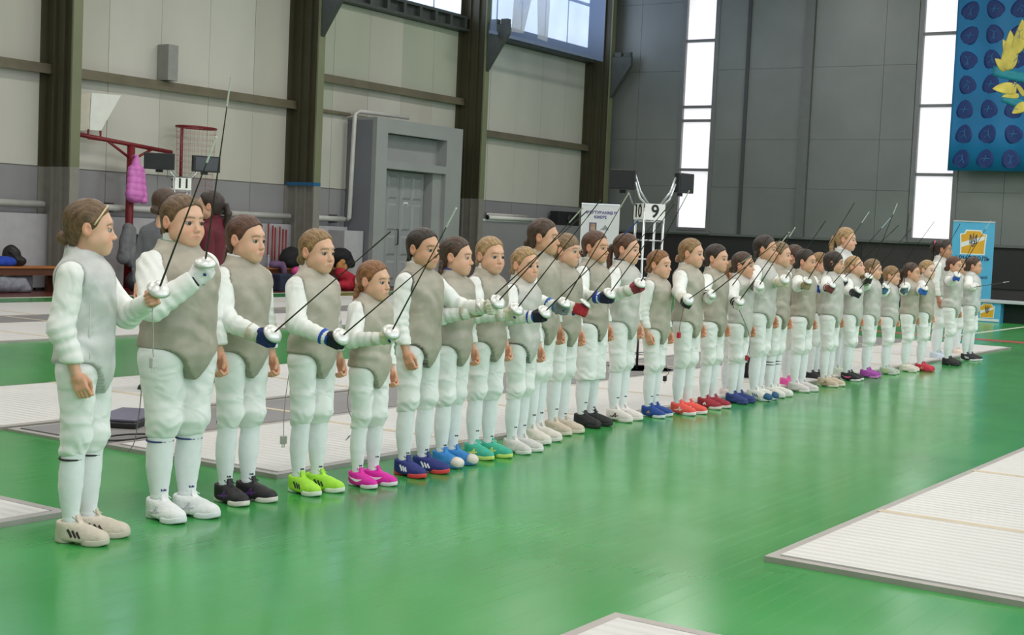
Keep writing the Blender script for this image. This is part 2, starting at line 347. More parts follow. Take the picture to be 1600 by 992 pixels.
# ---- fencing pistes: ribbed aluminium sections with sand-coloured joints
def piste_mat():
    m = mat('white_ribbed_piste', (216, 212, 209), .42, var=.03, scale=3); nt = m.node_tree; N = nt.nodes; L = nt.links
    wv = N.new('ShaderNodeTexWave'); wv.bands_direction = 'X'; wv.inputs['Scale'].default_value = 4.2; wv.inputs['Distortion'].default_value = .25; L.new(N['Texture Coordinate'].outputs['Object'], wv.inputs[0])
    bp = N.new('ShaderNodeBump'); bp.inputs['Strength'].default_value = .7; bp.inputs['Distance'].default_value = .008; L.new(wv.outputs[0], bp.inputs['Height']); L.new(bp.outputs[0], N['Principled BSDF'].inputs['Normal'])
    N['Principled BSDF'].inputs['Specular IOR Level'].default_value = .5
    return m
PM = piste_mat(); JM = mat('sand_joint_tape', (206, 190, 166), .5); EM = mat('grey_piste_edge', (176, 168, 164), .4, .3); GM = mat('grey_runway_board', (132, 127, 127), .5, var=.08, scale=3)
def piste(label, x0, x1, y0, y1, seams, m=PM, z=.028, cat='piste', name='fencing_piste'):
    e = empty(name, ((x0+x1)/2, (y0+y1)/2, 0)); tag(e, label, cat, 'fencing pistes on the floor'); cx, cy = (x0+x1)/2, (y0+y1)/2
    xs = [x0+.05]+seams+[x1-.05]
    for a, b in zip(xs[:-1], xs[1:]): MB().box(a+.018-cx, b-.018-cx, y0+.05-cy, y1-.05-cy, 0, z).build('section', m, e)
    for a in seams: MB().box(a-.03-cx, a+.03-cx, y0+.03-cy, y1-.03-cy, 0, z+.002).build('joint_tape', JM, e)
    for (a, b, c, d) in ((x0, x1, y0, y0+.05), (x0, x1, y1-.05, y1), (x0, x0+.05, y0+.05, y1-.05), (x1-.05, x1, y0+.05, y1-.05)): MB().box(a-cx, b-cx, c-cy, d-cy, 0, z-.004).build('edge_strip', EM, e)
    return e
sx = lambda a, b, st: [a+st*i for i in range(1, int((b-a)/st+.5)) if a+st*i < b-.5]
piste('white ribbed piste in the right foreground with its corner on the green floor', 5.73, 21.4, .45, 2.39, [7.16, 8.95, 10.75, 12.5, 14.3, 16.1, 17.9, 19.7])
piste('white piste whose corner shows at the bottom edge', -2, 4.46, .45, 2.43, [-.4, 1.2, 2.8])
piste('white piste directly behind the row of fencers', 5.62, 21.4, 5.2, 6.58, sx(5.62, 21.4, 1.78))
piste('white piste end at the left edge beside the leftmost girl', -3, 4.23, 5.2, 6.58, [-1.4, .4, 2.2])
piste('long grey board strip between the two nearer white pistes', 5.6, 21.4, 6.6, 7.5, sx(5.6, 21.4, 2), GM, .02, 'floor strip', 'runway_strip')
piste('second white piste beyond the grey board strip', 2.0, 21.4, 7.52, 9.3, sx(2, 21.4, 1.78))
piste('white piste beyond the wide green gap', 4.0, 24, 12.5, 14.55, sx(4, 24, 2))
piste('grey board strip between the two far white pistes', 4.0, 24, 14.57, 15.5, sx(4, 24, 2.5), GM, .02, 'floor strip', 'runway_strip')
piste('farthest white piste, nearest the left wall', 4.0, 24, 15.52, 17.7, sx(4, 24, 2))
# ---- added windows with glowing panes, out of view, framing the right-hand wall's fill lights
for k, lx in enumerate((-4, 3, 10, 17, 24)):
    wn = empty('window_%d' % (21+k), (lx, -9.98, 3.0)); wn['kind'] = 'structure'
    for i in range(3):
        for j in range(2): MB().box(-2.1+i*1.4+.04, -2.1+(i+1)*1.4-.04, 0, .02, j*2.2+.04, (j+1)*2.2-.04).build('pane', GLASSM, wn)
    for x in (-2.1, -.7, .7, 2.1): MB().box(x-.05, x+.05, 0, .06, 0, 4.4).build('mullion', WFR, wn)
    for z in (0, 2.2, 4.4): MB().box(-2.15, 2.15, 0, .06, z-.05, z+.05).build('rail', WFR, wn)
# ------------------------------------------------------------------ fencers
WHITE = mat('white_jacket_cloth', (238, 238, 234), .8, var=.03, scale=9, bump=.6, bscale=8, bdist=.03, bdis=1.2)
BREECH = mat('white_breeches_cloth', (240, 240, 238), .75, var=.02, scale=7, bump=.55, bscale=5, bdist=.04, bdis=1.3, stretch=(1, 1, 1.7))
SOCKM = mat('white_sock_knit', (236, 238, 240), .85, var=.03, scale=20, bump=.2, bscale=260)
def lame(name, rgb, edge=None):
    m = mat(name, rgb, .55, .12, var=.15, scale=9, bump=.55, bscale=8, bdist=.022, bdis=1.); nt = m.node_tree; b = nt.nodes['Principled BSDF']
    at = nt.nodes.new('ShaderNodeAttribute'); at.attribute_name = 'Edge'; mx = nt.nodes.new('ShaderNodeMix'); mx.data_type = 'RGBA'
    src = b.inputs['Base Color'].links[0].from_socket; e = lin(edge) if edge else tuple(v*.62 for v in lin(rgb))
    nt.links.new(at.outputs['Fac'], mx.inputs[0]); nt.links.new(src, mx.inputs[6]); mx.inputs[7].default_value = e+(1,); nt.links.new(mx.outputs[2], b.inputs['Base Color']); return m
LAME = lame('grey_lame_fabric', (172, 164, 150)); LAME2 = lame('pale_lame_fabric', (198, 195, 188)); LAME3 = lame('beige_lame_fabric', (182, 174, 160))
LAMEN = lame('navy_bound_lame_fabric', (172, 164, 150), (34, 36, 56)); LAMEN2 = lame('navy_bound_pale_lame', (198, 195, 188), (34, 36, 56))
LAMEW = lame('silver_white_lame_fabric', (205, 205, 203))
STEEL = mat('satin_steel', (226, 226, 222), .38, .55, var=.05, scale=30)
BLADE = mat('dark_blade_steel', (70, 64, 58), .4, .7, var=.1, scale=20)
def skinmat():
    m = mat('skin', (214, 168, 142), .5); nt = m.node_tree; at = nt.nodes.new('ShaderNodeAttribute'); at.attribute_name = 'Col'
    b = nt.nodes['Principled BSDF']; nt.links.new(at.outputs['Color'], b.inputs['Base Color'])
    b.inputs['Subsurface Weight'].default_value = .08; b.inputs['Subsurface Radius'].default_value = (.01, .004, .002)
    return m
SKIN = skinmat()
EYEM = mat('eye_surface', (235, 232, 228), .4)
_nt = EYEM.node_tree; _a = _nt.nodes.new('ShaderNodeAttribute'); _a.attribute_name = 'Col'
_nt.links.new(_a.outputs['Color'], _nt.nodes['Principled BSDF'].inputs['Base Color'])
def hairmat(rgb):
    n = 'hair_%02x%02x%02x' % rgb
    if n in MC: return MC[n]
    return mat(n, rgb, .45, var=.55, scale=9, bump=.35, bscale=16, stretch=(24, 3, 5))
def rotz(a): c, s = math.cos(a), math.sin(a); return np.array([[c, -s, 0], [s, c, 0], [0, 0, 1.]])
def rotx(a): c, s = math.cos(a), math.sin(a); return np.array([[1, 0, 0], [0, c, -s], [0, s, c]])
def roty(a): c, s = math.cos(a), math.sin(a); return np.array([[c, 0, s], [0, 1, 0], [-s, 0, c]])
# ---- head (frame: centre between the ears, face towards -Y, height .22)
def head_mesh(vs):
    g = Grid((-.095, -.125, -.2), (.095, .115, .122), vs)
    d = ell(g, (0, .012, .028), (.072, .09, .083))
    d = smin(d, ell(g, (0, -.018, -.03), (.058, .060, .074)), .035)
    for s in (-1, 1):
        d = smin(d, ell(g, (s*.03, -.044, -.046), (.033, .031, .032)), .022)
        d = smin(d, cap(g, (s*.046, -.005, -.055), (s*.022, -.048, -.086), .018, .016), .03)
    d = smin(d, ell(g, (0, -.060, -.091), (.019, .017, .016)), .024)
    d = smin(d, cap(g, (-.026, -.071, .024), (.026, -.071, .024), .007), .025)
    for s in (-1, 1):
        d = smax(d, -ell(g, (s*.031, -.0955, -.006), (.0185, .0165, .0105)), .010)
        d = smin(d, cap(g, (s*.019, -.0795, .0035), (s*.044, -.0725, .0025), .0032), .004)
    d = smin(d, cap(g, (0, -.076, -.002), (0, -.0925, -.034), .0055, .008), .014)
    d = smin(d, ell(g, (0, -.0945, -.037), (.0088, .0085, .0078)), .008)
    for s in (-1, 1): d = smin(d, ell(g, (s*.0095, -.087, -.040), (.006, .007, .006)), .006)
    d = smin(d, ell(g, (0, -.0735, -.066), (.023, .011, .015)), .016)
    d = smin(d, cap(g, (-.012, -.082, -.0625), (.012, -.082, -.0625), .004), .006)
    d = smin(d, cap(g, (-.010, -.0805, -.0705), (.010, -.0805, -.0705), .005), .006)
    d = smax(d, -cap(g, (-.017, -.087, -.0662), (.017, -.087, -.0662), .0012), .004)
    for s in (-1, 1):
        e = ell(g, (s*.077, .016, -.006), (.0085, .019, .03)); e = smax(e, -ell(g, (s*.088, .010, -.004), (.009, .011, .018)), .005)
        d = smin(d, e, .008)
    d = smin(d, cap(g, (0, .02, -.07), (0, .032, -.19), .045, .05), .03)
    V, Q = g.net(d)
    x, y, z = V.T; n = len(V); col = np.zeros((n, 5), np.float32)     # masks: lips, blush, brow, lash, ear/nose
    sm = lambda t: np.clip(t, 0, 1)**2*(3-2*np.clip(t, 0, 1))
    front = sm((-.045-y)/.02)
    col[:, 0] = front*sm(1.5-np.sqrt((x/.017)**2+((z+.0665)/.008)**2))
    ax_ = np.abs(x)
    col[:, 1] = front*sm(1.2-np.sqrt(((ax_-.036)/.026)**2+((z+.042)/.026)**2))*.8+sm(1-np.sqrt((x/.014)**2+((z+.038)/.016)**2+((y+.095)/.02)**2))*.6+sm((ax_-.07)/.006)*sm((.04-y)/.01)*.9*(z < .03)
    zb = .0165+.003*np.clip((ax_-.012)/.022, 0, 1)-.008*np.clip((ax_-.034)/.016, 0, 1)
    col[:, 2] = front*sm(1.4-np.abs(z-zb)/.0042)*sm((ax_-.008)/.004)*sm((.052-ax_)/.006)
    col[:, 3] = front*sm(1.6-np.sqrt(((ax_-.031)/.0185)**2+((z+.0015)/.0085)**2))
    return V, Q, col
HEADS = {}
def get_head(hi):
    if hi not in HEADS: HEADS[hi] = head_mesh(.0036 if hi else .0052)
    return HEADS[hi]
def eye_mesh():
    n, m = 14, 8; V = []; col = []
    for i in range(m+1):
        t = math.pi*.62*i/m
        for k in range(n):
            g = 2*math.pi*k/n; V.append((math.sin(t)*math.cos(g)*.0128, -math.cos(t)*.0128, math.sin(t)*math.sin(g)*.0128))
            col.append((.006, .005, .005, 1) if t < .36 else ((.040, .028, .02, 1) if t < .8 else (.42, .38, .36, 1)))
    Q = [(i*n+k, i*n+(k+1) % n, (i+1)*n+(k+1) % n, (i+1)*n+k) for i in range(m) for k in range(n)]
    me = mesh_np('eye', V, Q); ca = me.color_attributes.new('Col', 'FLOAT_COLOR', 'POINT'); ca.data.foreach_set('color', np.array(col, np.float32).ravel()); return me
EYE = eye_mesh()
# ---- hair per style, in the head frame
HAIR = {}
def hair_mesh(style, hi):
    key = (style, hi)
    if key in HAIR: return HAIR[key]
    back = .26 if style in ('ponytail', 'highpony', 'braid', 'sidebraid', 'twobraids', 'loose', 'longpony') else .15
    g = Grid((-.115, -.11, -.135 if back < .2 else -.33), (.115, .17, .135), .0042 if hi else .0056)
    d = ell(g, (0, .016, .030), (.0805, .099, .0915))
    d = smin(d, ell(g, (0, .042, -.028), (.062, .056, .062)), .03)
    yy = np.array([-.13, -.085, -.06, -.04, -.022, -.006, .012, .035, .05, .07, .12]); zz = np.array([.078, .074, .062, .042, .004, -.014, .012, -.012, -.075, -.092, -.094])
    if style in ('fringe', 'short'): zz[:4] = (.03, .03, .028, .02)
    if style == 'bob':
        d = smin(d, ell(g, (0, .03, -.035), (.084, .066, .085)), .03); zz = np.array([.036, .036, .03, -.03, -.085, -.09, -.095, -.1, -.1, -.1, -.1])
    if style == 'loose':
        d = smin(d, cap(g, (0, .06, -.02), (0, .085, -.2), .06, .05), .04); zz[5:] = (-.02, -.05, -.2, -.25, -.25, -.25)
        d = smin(d, cap(g, (-.06, -.0, -.02), (-.068, .02, -.14), .018, .012), .02)
    line = np.interp(g.y, yy, zz).astype(np.float32)+.005*wob(g, 11, 95) - .012*np.clip(1-np.abs(g.x)/.03, 0, 1)*(style in ('fringe', 'short')) + .006*np.clip(1-np.abs(g.x-.01)/.03, 0, 1)*(style not in ('fringe', 'short', 'bob'))
    strands = np.sin(g.x*300+np.sin(g.y*30)*1.5)*.0006+.0018*wob(g, 5, 45)
    d = smax(d+strands, (line-g.z)*.8, .010)
    if style in ('bun', 'lowbun'):
        zc = .045 if style == 'bun' else -.045; d = smin(d, ell(g, (0, .108, zc), (.03, .026, .03))+strands*1.5, .012)
    if style in ('ponytail', 'longpony', 'highpony'):
        z0 = .07 if style == 'highpony' else .005; yb = .125
        pts = [(0, .095, z0), (0, yb, z0+.005), (0, yb+.018, z0-.06), (.0, yb+.008, z0-.15), (0, yb-.006, -.235 if style != 'longpony' else -.29)]; rr_ = (.018, .021, .026, .022, .006)
        for i in range(4): d = smin(d, cap(g, pts[i], pts[i+1], rr_[i], rr_[i+1])+strands, .01)
    if style in ('braid', 'sidebraid', 'twobraids'):
        paths = {'braid': [[(0, .10, -.05), (-.005, .115, -.13), (-.01, .108, -.27)]],
                 'sidebraid': [[(-.055, .075, -.03), (-.075, .085, -.12), (-.082, .075, -.27)]],
                 'twobraids': [[(-.05, .075, -.045), (-.066, .085, -.12), (-.07, .07, -.25)], [(.05, .075, -.045), (.066, .085, -.12), (.07, .07, -.25)]]}[style]
        for p in paths:
            p = np.array(p); n = 15
            for i in range(n):
                t = i/(n-1); q = (1-t)**2*p[0]+2*t*(1-t)*p[1]+t*t*p[2]; q = q+np.array([(.007 if i % 2 else -.007), 0, 0])
                r = .0165*(1-.5*t*t); d = smin(d, ell(g, q, (r*.9, r*.85, r*1.15)), .006)
    V, Q = g.net(d); me = mesh_np('hair', V, Q); HAIR[key] = me; return me
# ---- hands (frame: x wrist->knuckles, z thumb side, y palm side; right hand)
def hand_sdf(pose, off):
    g = Grid((-.035, -.035, -.06), (.16, .075, .065), .0032)
    d = rbox(g, (.036, 0, 0), (.036+off, .0125+off, .033+off), .012)
    d = smin(d, cap(g, (-.03, 0, 0), (.01, 0, 0), .022+off, .022+off), .014)
    zs = (.0255, .0085, -.0085, -.0245); ln = (.92, 1., .95, .78)
    for z, l in zip(zs, ln):
        if pose == 'grip': pts = [(.066, -.002, z), (.088*l**.3, .016, z), (.078*l**.3, .042, z*.95), (.05, .044, z*.9)]
        else: pts = [(.066, 0, z), (.066+.030*l, .012, z*.98), (.066+.034*l, .034, z*.94), (.066+.014*l, .046, z*.9)]
        for i in range(3): d = smin(d, cap(g, pts[i], pts[i+1], .0092-.0008*i+off*.8, .0086-.0008*i+off*.8), .003)
    th = [(.012, .006, .028), (.04, .022, .038), (.064, .036, .03)] if pose == 'grip' else [(.012, .006, .028), (.042, .018, .038), (.068, .03, .03)]
    for i in range(2): d = smin(d, cap(g, th[i], th[i+1], .0115-.002*i+off*.8, .0098-.001*i+off*.8), .006)
    return g.net(d)
HANDS = {p: hand_sdf(p, 0.) for p in ('grip', 'relax')}
GLOVE = hand_sdf('grip', .0042)
# ---- shoe
def shoe_field(g):
    d = ell(g, (0, -.112, .03), (.041, .056, .034))
    d = smin(d, cap(g, (0, -.07, .044), (0, -.005, .062), .034, .037), .03)
    d = smin(d, cap(g, (0, .022, .03), (0, .02, .075), .036, .037), .03)
    d = smin(d, ell(g, (0, -.05, .022), (.042, .09, .025)), .02)
    d = smax(d, .010-g.z, .006)
    top = .088+.10*np.clip(g.y+.0, -.05, .06)*-.25
    d = smax(d, g.z-top+.0*g.x, .006)
    d = smax(d, -cap(g, (0, .004, .066), (0, .0, .13), .0315, .034), .006)
    return smin(d, cap(g, (-.008, -.046, .082), (-.008, -.036, .104), .006)*1., .004) if False else smin(d, np.maximum(cap(g, (0, -.05, .078), (0, -.036, .106), .016), np.abs(g.y+.041+(g.z-.092)*-.45)-.005), .004)
def shoe_meshes():
    g = Grid((-.06, -.18, -.01), (.06, .08, .12), .0048); up = g.net(shoe_field(g))
    o = np.sqrt((g.x/.95)**2+(g.y-.022)**2)-.038; o = smin(o, np.sqrt(g.x**2+(g.y+.1)**2)-.047, .06); o = smin(o, np.sqrt(g.x**2+(g.y+.132)**2)-.037, .02)
    toe = .010*np.clip((-.11-g.y)/.06, 0, 1)**2
    d = smax(smax(o+.10*np.clip(.012-g.z, 0, 1), g.z-.026-.012*np.clip((g.y+.02)/.08, 0, 1)-toe, .006), toe-g.z, .004)
    so = g.net(d)
    def surf(sx, y, z, eps):
        x = .06
        while x > 0:
            p = type('P', (), {})(); p.x = np.array([sx*x]); p.y = np.array([y]); p.z = np.array([z])
            if shoe_field(p)[0] < eps: return sx*x
            x -= .001
        return 0.
    def ribbon(mb, sx, pts, wd):
        V = []
        for i, (y, z) in enumerate(pts):
            a = pts[max(i-1, 0)]; b = pts[min(i+1, len(pts)-1)]; ty, tz = b[0]-a[0], b[1]-a[1]; l = math.hypot(ty, tz); ny, nz = -tz/l, ty/l
            ww = wd[i] if hasattr(wd, '__len__') else wd
            for s in (-1, 1):
                yy, zz = y+s*ny*ww, z+s*nz*ww
                for e in (.0022, -.002): V.append((surf(sx, yy, zz, e), yy, zz))
        n = len(pts); Fc = []
        for i in range(n-1):
            a, b = 4*i, 4*i+4; Fc += [(a, a+2, b+2, b), (a+1, b+1, b+3, a+3), (a, b, b+1, a+1), (a+2, a+3, b+3, b+2)]
        Fc += [(0, 1, 3, 2), (4*n-4, 4*n-2, 4*n-1, 4*n-3)]
        mb.add(V, Fc)
    logos = {}
    for kind in ('stripes', 'swoosh', 'cross', 'patch'):
        logos[kind] = []
        for sx in (-1, 1):
            mb = MB()
            if kind == 'stripes':
                for i in range(3): ribbon(mb, sx, [(-.032-.019*i, .03), (-.022-.019*i, .045-.002*i), (-.013-.019*i, .06-.004*i)], .0042)
            elif kind == 'swoosh': ribbon(mb, sx, [(.03, .06), (.005, .048), (-.025, .04), (-.05, .04), (-.07, .046), (-.085, .05)], [.001, .003, .006, .007, .004, .001])
            elif kind == 'cross':
                ribbon(mb, sx, [(-.02, .03), (-.035, .045), (-.05, .06)], .003); ribbon(mb, sx, [(-.055, .03), (-.05, .045), (-.04, .06)], .003); ribbon(mb, sx, [(.0, .034), (-.03, .036), (-.075, .044)], .0028)
            else: ribbon(mb, sx, [(-.02, .034), (-.032, .05), (-.044, .034)], .006)
            logos[kind].append(mb.mesh('side_logo'))
    mb = MB()
    for i in range(4):
        y = -.028-.017*i; z = .094-.0085*i; mb.tube([(-.02, y+.004, z-.009), (0, y, z+.0035), (.02, y-.004, z-.009)], .0028, 6)
    for s in (-1, 1):
        mb.tube([(0, -.024, .1), (s*.012, -.02, .112), (s*.024, -.026, .107), (s*.018, -.032, .099), (0, -.026, .099)], .0022, 5)
        mb.tube([(0, -.026, .1), (s*.014, -.036, .1), (s*.022, -.05, .09)], .0022, 5)
    return mesh_np('shoe', *up), mesh_np('sole', *so), mb.mesh('laces', True), logos
SHOE, SOLE, LACES, LOGOS = shoe_meshes()
def sock_mesh(s, fat, hgt):
    prof = [(.06, .036), (.075, .0335), (.09, .0325), (.11, .033), (.14, .036), (.18, .042), (.23, .0475), (.28, .049), (.33, .047), (hgt, .046)]
    V = []; n = 18; rr = np.random.RandomState(int(s*997)); 
    fine = []
    for i in range(len(prof)-1):
        for k in range(3): t = k/3; fine.append((prof[i][0]*(1-t)+prof[i+1][0]*t, prof[i][1]*(1-t)+prof[i+1][1]*t))
    fine.append(prof[-1])
    for z, r in fine:
        r2 = r*fat+(.0016*math.sin(z*330+1) if z < .13 else .0006*math.sin(z*90))
        for k in range(n):
            a = 2*math.pi*k/n; V.append((r2*math.cos(a)*s, (r2*math.sin(a)*1.04+.008*math.sin((z-.06)/.3*math.pi))*s, z*s))
    Q = [(i*n+k, i*n+(k+1) % n, (i+1)*n+(k+1) % n, (i+1)*n+k) for i in range(len(fine)-1) for k in range(n)]
    return mesh_np('sock', V, Q), fine
def ik(a, t, l1, l2, pole):
    a = np.asarray(a, float); t = np.asarray(t, float); d = t-a; L = np.linalg.norm(d)
    if L > (l1+l2)*.985: t = a+d/L*(l1+l2)*.985; d = t-a; L = np.linalg.norm(d)
    if L < .1: t = a+d/L*.1; d = t-a; L = .1
    u = d/L; x = (l1*l1-l2*l2+L*L)/(2*L); hh = math.sqrt(max(0, l1*l1-x*x)); p = np.asarray(pole, float); p = p-u*(p@u); p /= np.linalg.norm(p)
    return a+u*x+p*hh, t
SKINC = {'light': ((224, 175, 147), (204, 120, 108)), 'warm': ((214, 164, 134), (190, 106, 92)), 'tan': ((190, 138, 108), (164, 92, 80)), 'pale': ((232, 196, 176), (206, 134, 124))}
FOILS = []; PERS = []
def person(label, foot, top, hair, hc, shoes, right=('hang',), left=('hang',), yaw=0, head=0, pitch=0, fat=1., skin='light', vest=None,
           shorts=None, extra=(), sock_band=None, tall=None, spread=1., logo='stripes', logoc=(40, 40, 44), sole=(238, 238, 236), lace=None, near=False, clothes=None, group='young fencers standing in a row', lamefull=False, collar=None, mark=(60, 62, 80)):
    g0 = at_z(*foot)+rotz(math.radians(yaw)) @ np.array([0, .028, 0]); d0 = g0-CAM; k_ = 496-top; h = (k_*(d0 @ FW)-F*(d0 @ UP))/(F*UP[2]-k_*FW[2])
    if tall: h = tall
    s = h/1.4; hs = (s**.55)*1.02; yw = math.radians(yaw); rng = R.randint(0, 99999)
    Rz = rotz(yw); inv = Rz.T
    loc = lambda p: inv @ (np.asarray(p)-g0)                  # world -> person
    B = lambda x, y, z: np.array([x, y, z])*s
    # joints
    sh = {-1: B(-.13*fat**.6, .012, 1.088), 1: B(.13*fat**.6, .012, 1.088)}; l1, l2 = .215*s, .195*s
    J = {}
    for sd, a in ((-1, right), (1, left)):
        if a[0] == 'hang':
            w_ = sh[sd]+B(sd*.045*fat**1.5, -.035-(.02 if len(a) < 2 else a[1]), -.392); el, w_ = ik(sh[sd], w_, l1, l2, (sd*.5, 1, 0)); fd = w_-el; fd = fd/np.linalg.norm(fd)
            J[sd] = dict(el=el, wr=w_, f=fd, pose='relax', z=np.array([0, -1., 0]), hc=w_+fd*.05*s)
        else:
            px = a[1]; fwd = a[2] if len(a) > 2 and a[2] else .27
            cl = loc(CAM); dl = inv @ ray(*px); t = (-fwd*s-cl[1])/dl[1]; hcp = cl+dl*t
            el, hcp = ik(sh[sd], hcp, l1, l2+.052*s, (sd*.75, .35, -1)); fd = hcp-el; fd = fd/np.linalg.norm(fd); wr = hcp-fd*.05*s
            J[sd] = dict(el=el, wr=wr, f=fd, pose='grip', hc=hcp, z=np.array([0, 0, 1.]))
    # foil direction (needs the grip hand)
    for sd, a in ((-1, right), (1, left)):
        if a[0] == 'hold':
            j = J[sd]; hw = Rz @ j['hc']+g0; spec = a[3]; Lb = spec.get('L', .90); tip = spec['tip']
            d = ray(*tip); d = d/np.linalg.norm(d); o = CAM-hw; b = d @ o; c = o @ o-(Lb+.06)**2; disc = b*b-c
            t = -b-math.sqrt(disc) if disc > 0 else -b
            if spec.get('far') and disc > 0: t = -b+math.sqrt(disc)
            T = CAM+d*t; u = (T-hw)/np.linalg.norm(T-hw); j['u'] = inv @ u; j['z'] = inv @ u; FOILS.append((hw, u, Lb, spec))
    hip = {sd: B(sd*.072*fat, .0, .70) for sd in (-1, 1)}; stg = R.uniform(-.014, .014); kn = {sd: B(sd*(.066*spread+.008*(fat-1)*4), -.012+sd*stg, .40) for sd in (-1, 1)}; an = {sd: B(sd*.064*spread*fat**.4, .012+sd*stg, .08) for sd in (-1, 1)}
    allp = np.array([J[q][k] for q in (-1, 1) for k in ('el', 'wr')]+[sh[-1], sh[1]])
    lo = np.minimum(allp.min(0)-.085*s*fat, [-.2*s*fat, -.17*s*fat, 0]); hi_ = np.maximum(allp.max(0)+.085*s*fat, [.2*s*fat, .17*s*fat, 0])
    vs = (.0088 if near else .0115)*s
    g = Grid((lo[0], lo[1], .33*s), (hi_[0], hi_[1], 1.235*s), vs)
    zk = np.array([.56, .62, .67, .72, .78, .85, .92, 1.0, 1.06, 1.10, 1.135, 1.16, 1.2])*s
    ak = np.array([.075, .10, .128, .138, .134, .124, .124, .133, .138, .128, .098, .068, .052])*s*fat
    bk = np.array([.07, .088, .104, .108, .104, .097, .096, .1, .099, .092, .076, .062, .054])*s*(1+(fat-1)*1.3)
    zq = g.z; aa = np.interp(zq, zk, ak).astype(np.float32); bb = np.interp(zq, zk, bk).astype(np.float32)
    cyk = np.interp(zq, zk, np.array([.01, .01, .008, .004, .0, -.004, -.004, -.004, 0, .008, .014, .018, .02])*s).astype(np.float32)
    q = np.sqrt((g.x/aa)**2+((g.y-cyk)/bb)**2+1e-9); tor = (q-1)*np.minimum(aa, bb)*.93
    tor = smin(tor, cap(g, sh[-1]*[.75, 1, 1.0], sh[1]*[.75, 1, 1.0], .052*s), .05*s)
    wr1 = wob(g, rng, 26/s); wr2 = wob(g, rng+1, 60/s)
    fold = .0045*s*wr1+.0022*s*wr2
    arms = None; armhole = None; thin = None
    for sd in (-1, 1):
        j = J[sd]; ra = fat**.7
        e1 = cap(g, sh[sd], j['el'], .058*s*ra, .050*s*ra); e2 = cap(g, j['el'], j['wr'], .0505*s*ra, .037*s*ra); e = smin(e1, e2, .03*s)
        # sleeve creases around the elbow and down the forearm
        ax = j['wr']-j['el']; axl = np.linalg.norm(ax); ax = ax/axl; tt = (g.x-j['el'][0])*ax[0]+(g.y-j['el'][1])*ax[1]+(g.z-j['el'][2])*ax[2]
        e = e+.0032*s*np.sin(tt/s*150+wr1*2.5)*np.exp(-((tt/s-.05)/.10)**2)
        e = smax(e, tt-axl-.004*s, .01*s)
        arms = e if arms is None else np.minimum(arms, e)
        st = sh[sd]+np.array([sd*.034*s*ra, 0, .0*s]); hole = cap(g, st, st+(j['el']-sh[sd])*.42, .062*s*ra, .05*s)
        armhole = hole if armhole is None else np.minimum(armhole, hole)
        th = np.minimum(cap(g, sh[sd], j['el'], .036*s*ra, .03*s*ra), cap(g, j['el'], j['wr'], .03*s*ra, .021*s)); thin = th if thin is None else np.minimum(thin, th)
    # breeches
    leg = None; tl = None
    for sd in (-1, 1):
        e = smin(cap(g, hip[sd]+B(sd*.004, 0, 0), kn[sd]+B(0, 0, .04), .080*s*fat, .060*s*fat), cap(g, kn[sd]+B(0, -.004, .035), an[sd]+B(0, 0, .272), .061*s*fat, .050*s*fat), .02*s)
        if shorts: e = cap(g, hip[sd], kn[sd]-B(0, 0, .06), .09*s, .078*s)
        leg = e if leg is None else smin(leg, e, .003*s)
        t2 = np.minimum(cap(g, hip[sd], kn[sd], .065*s*fat, .045*s*fat), cap(g, kn[sd], an[sd], .044*s*fat, .03*s)); tl = t2 if tl is None else np.minimum(tl, t2)
    zs_ = g.z/s; win = np.exp(-((zs_-.40)/.05)**2)
    br = smin(leg, smax(tor+.012*s, .672*s-g.z, .02*s), .03*s)+.006*s*wr1*.8+.0075*s*win*(.75+.6*wr2)*(np.abs(np.sin(zs_*62+wr1*2.2+1.6*np.sin(np.abs(g.x)/s*38+g.y/s*30)))-.6)+.0026*s*np.exp(-((zs_-.56)/.1)**2)*1.6*(np.abs(np.sin(zs_*30+np.abs(g.x)/s*34+wr1*2.4))-.6)
    cutb = (.355 if not shorts else .335)*s
    br = smax(br, cutb-g.z, .008*s); br = smax(br, g.z-.80*s, .01*s)
    bm = mesh_np('breeches', *g.net(br))
    # jacket: sleeves and trunk in one
    ja = smin(arms+fold*.9, tor+.002*s, .022*s); ja = smax(ja, .745*s-g.z, .006*s)
    jk = cap(g, B(0, .02, 1.12), B(0, .022, 1.197), .064*s, .059*s); ja = smin(ja, smax(jk, g.z-(1.194+.1*(g.y/s-.02))*s, .003), .012*s)
    jm = mesh_np('jacket', *g.net(ja))
    # conductive vest
    front = np.clip((-g.y/s+.02)/.07, 0, 1)
    hem = s*(.742-.03*np.clip(1-np.abs(g.x)/(.12*s*fat), 0, 1)-.105*np.exp(-(g.x/(.062*s*fat))**2)*front)
    ve = tor-.0135*s+fold*.9+.0042*s*np.sin(zs_*46+g.x/s*14+wr1*4)*np.exp(-((zs_-.83)/.06)**2)+.0034*s*np.sin((g.x*1.0+g.z*.8)/s*42+wr1*3)*np.exp(-((zs_-1.0)/.07)**2)
    ve = smin(ve, cap(g, B(0, .017, 1.10), B(0, .02, 1.20), .073*s*fat**.5, .064*s*fat**.5)+.0012*np.sin(zs_*260), .02*s)
    ve = smax(ve, g.z-(1.199+.10*(g.y/s-.02))*s, .003*s); 
    if not lamefull: ve = smax(ve, -armhole, .008*s)
    ve = smax(ve, hem-g.z, .006*s)
    # hollow rim: the neck opening
    ve = smax(ve, -cap(g, B(0, .02, 1.18), B(0, .02, 1.26), .054*s, .058*s), .004)
    vv_, vq_ = g.net(ve); vm = mesh_np('vest', vv_, vq_); ii = tuple(np.clip(((vv_-g.lo)/g.vs+.5).astype(int), 0, np.array(g.x.shape)-1).T)
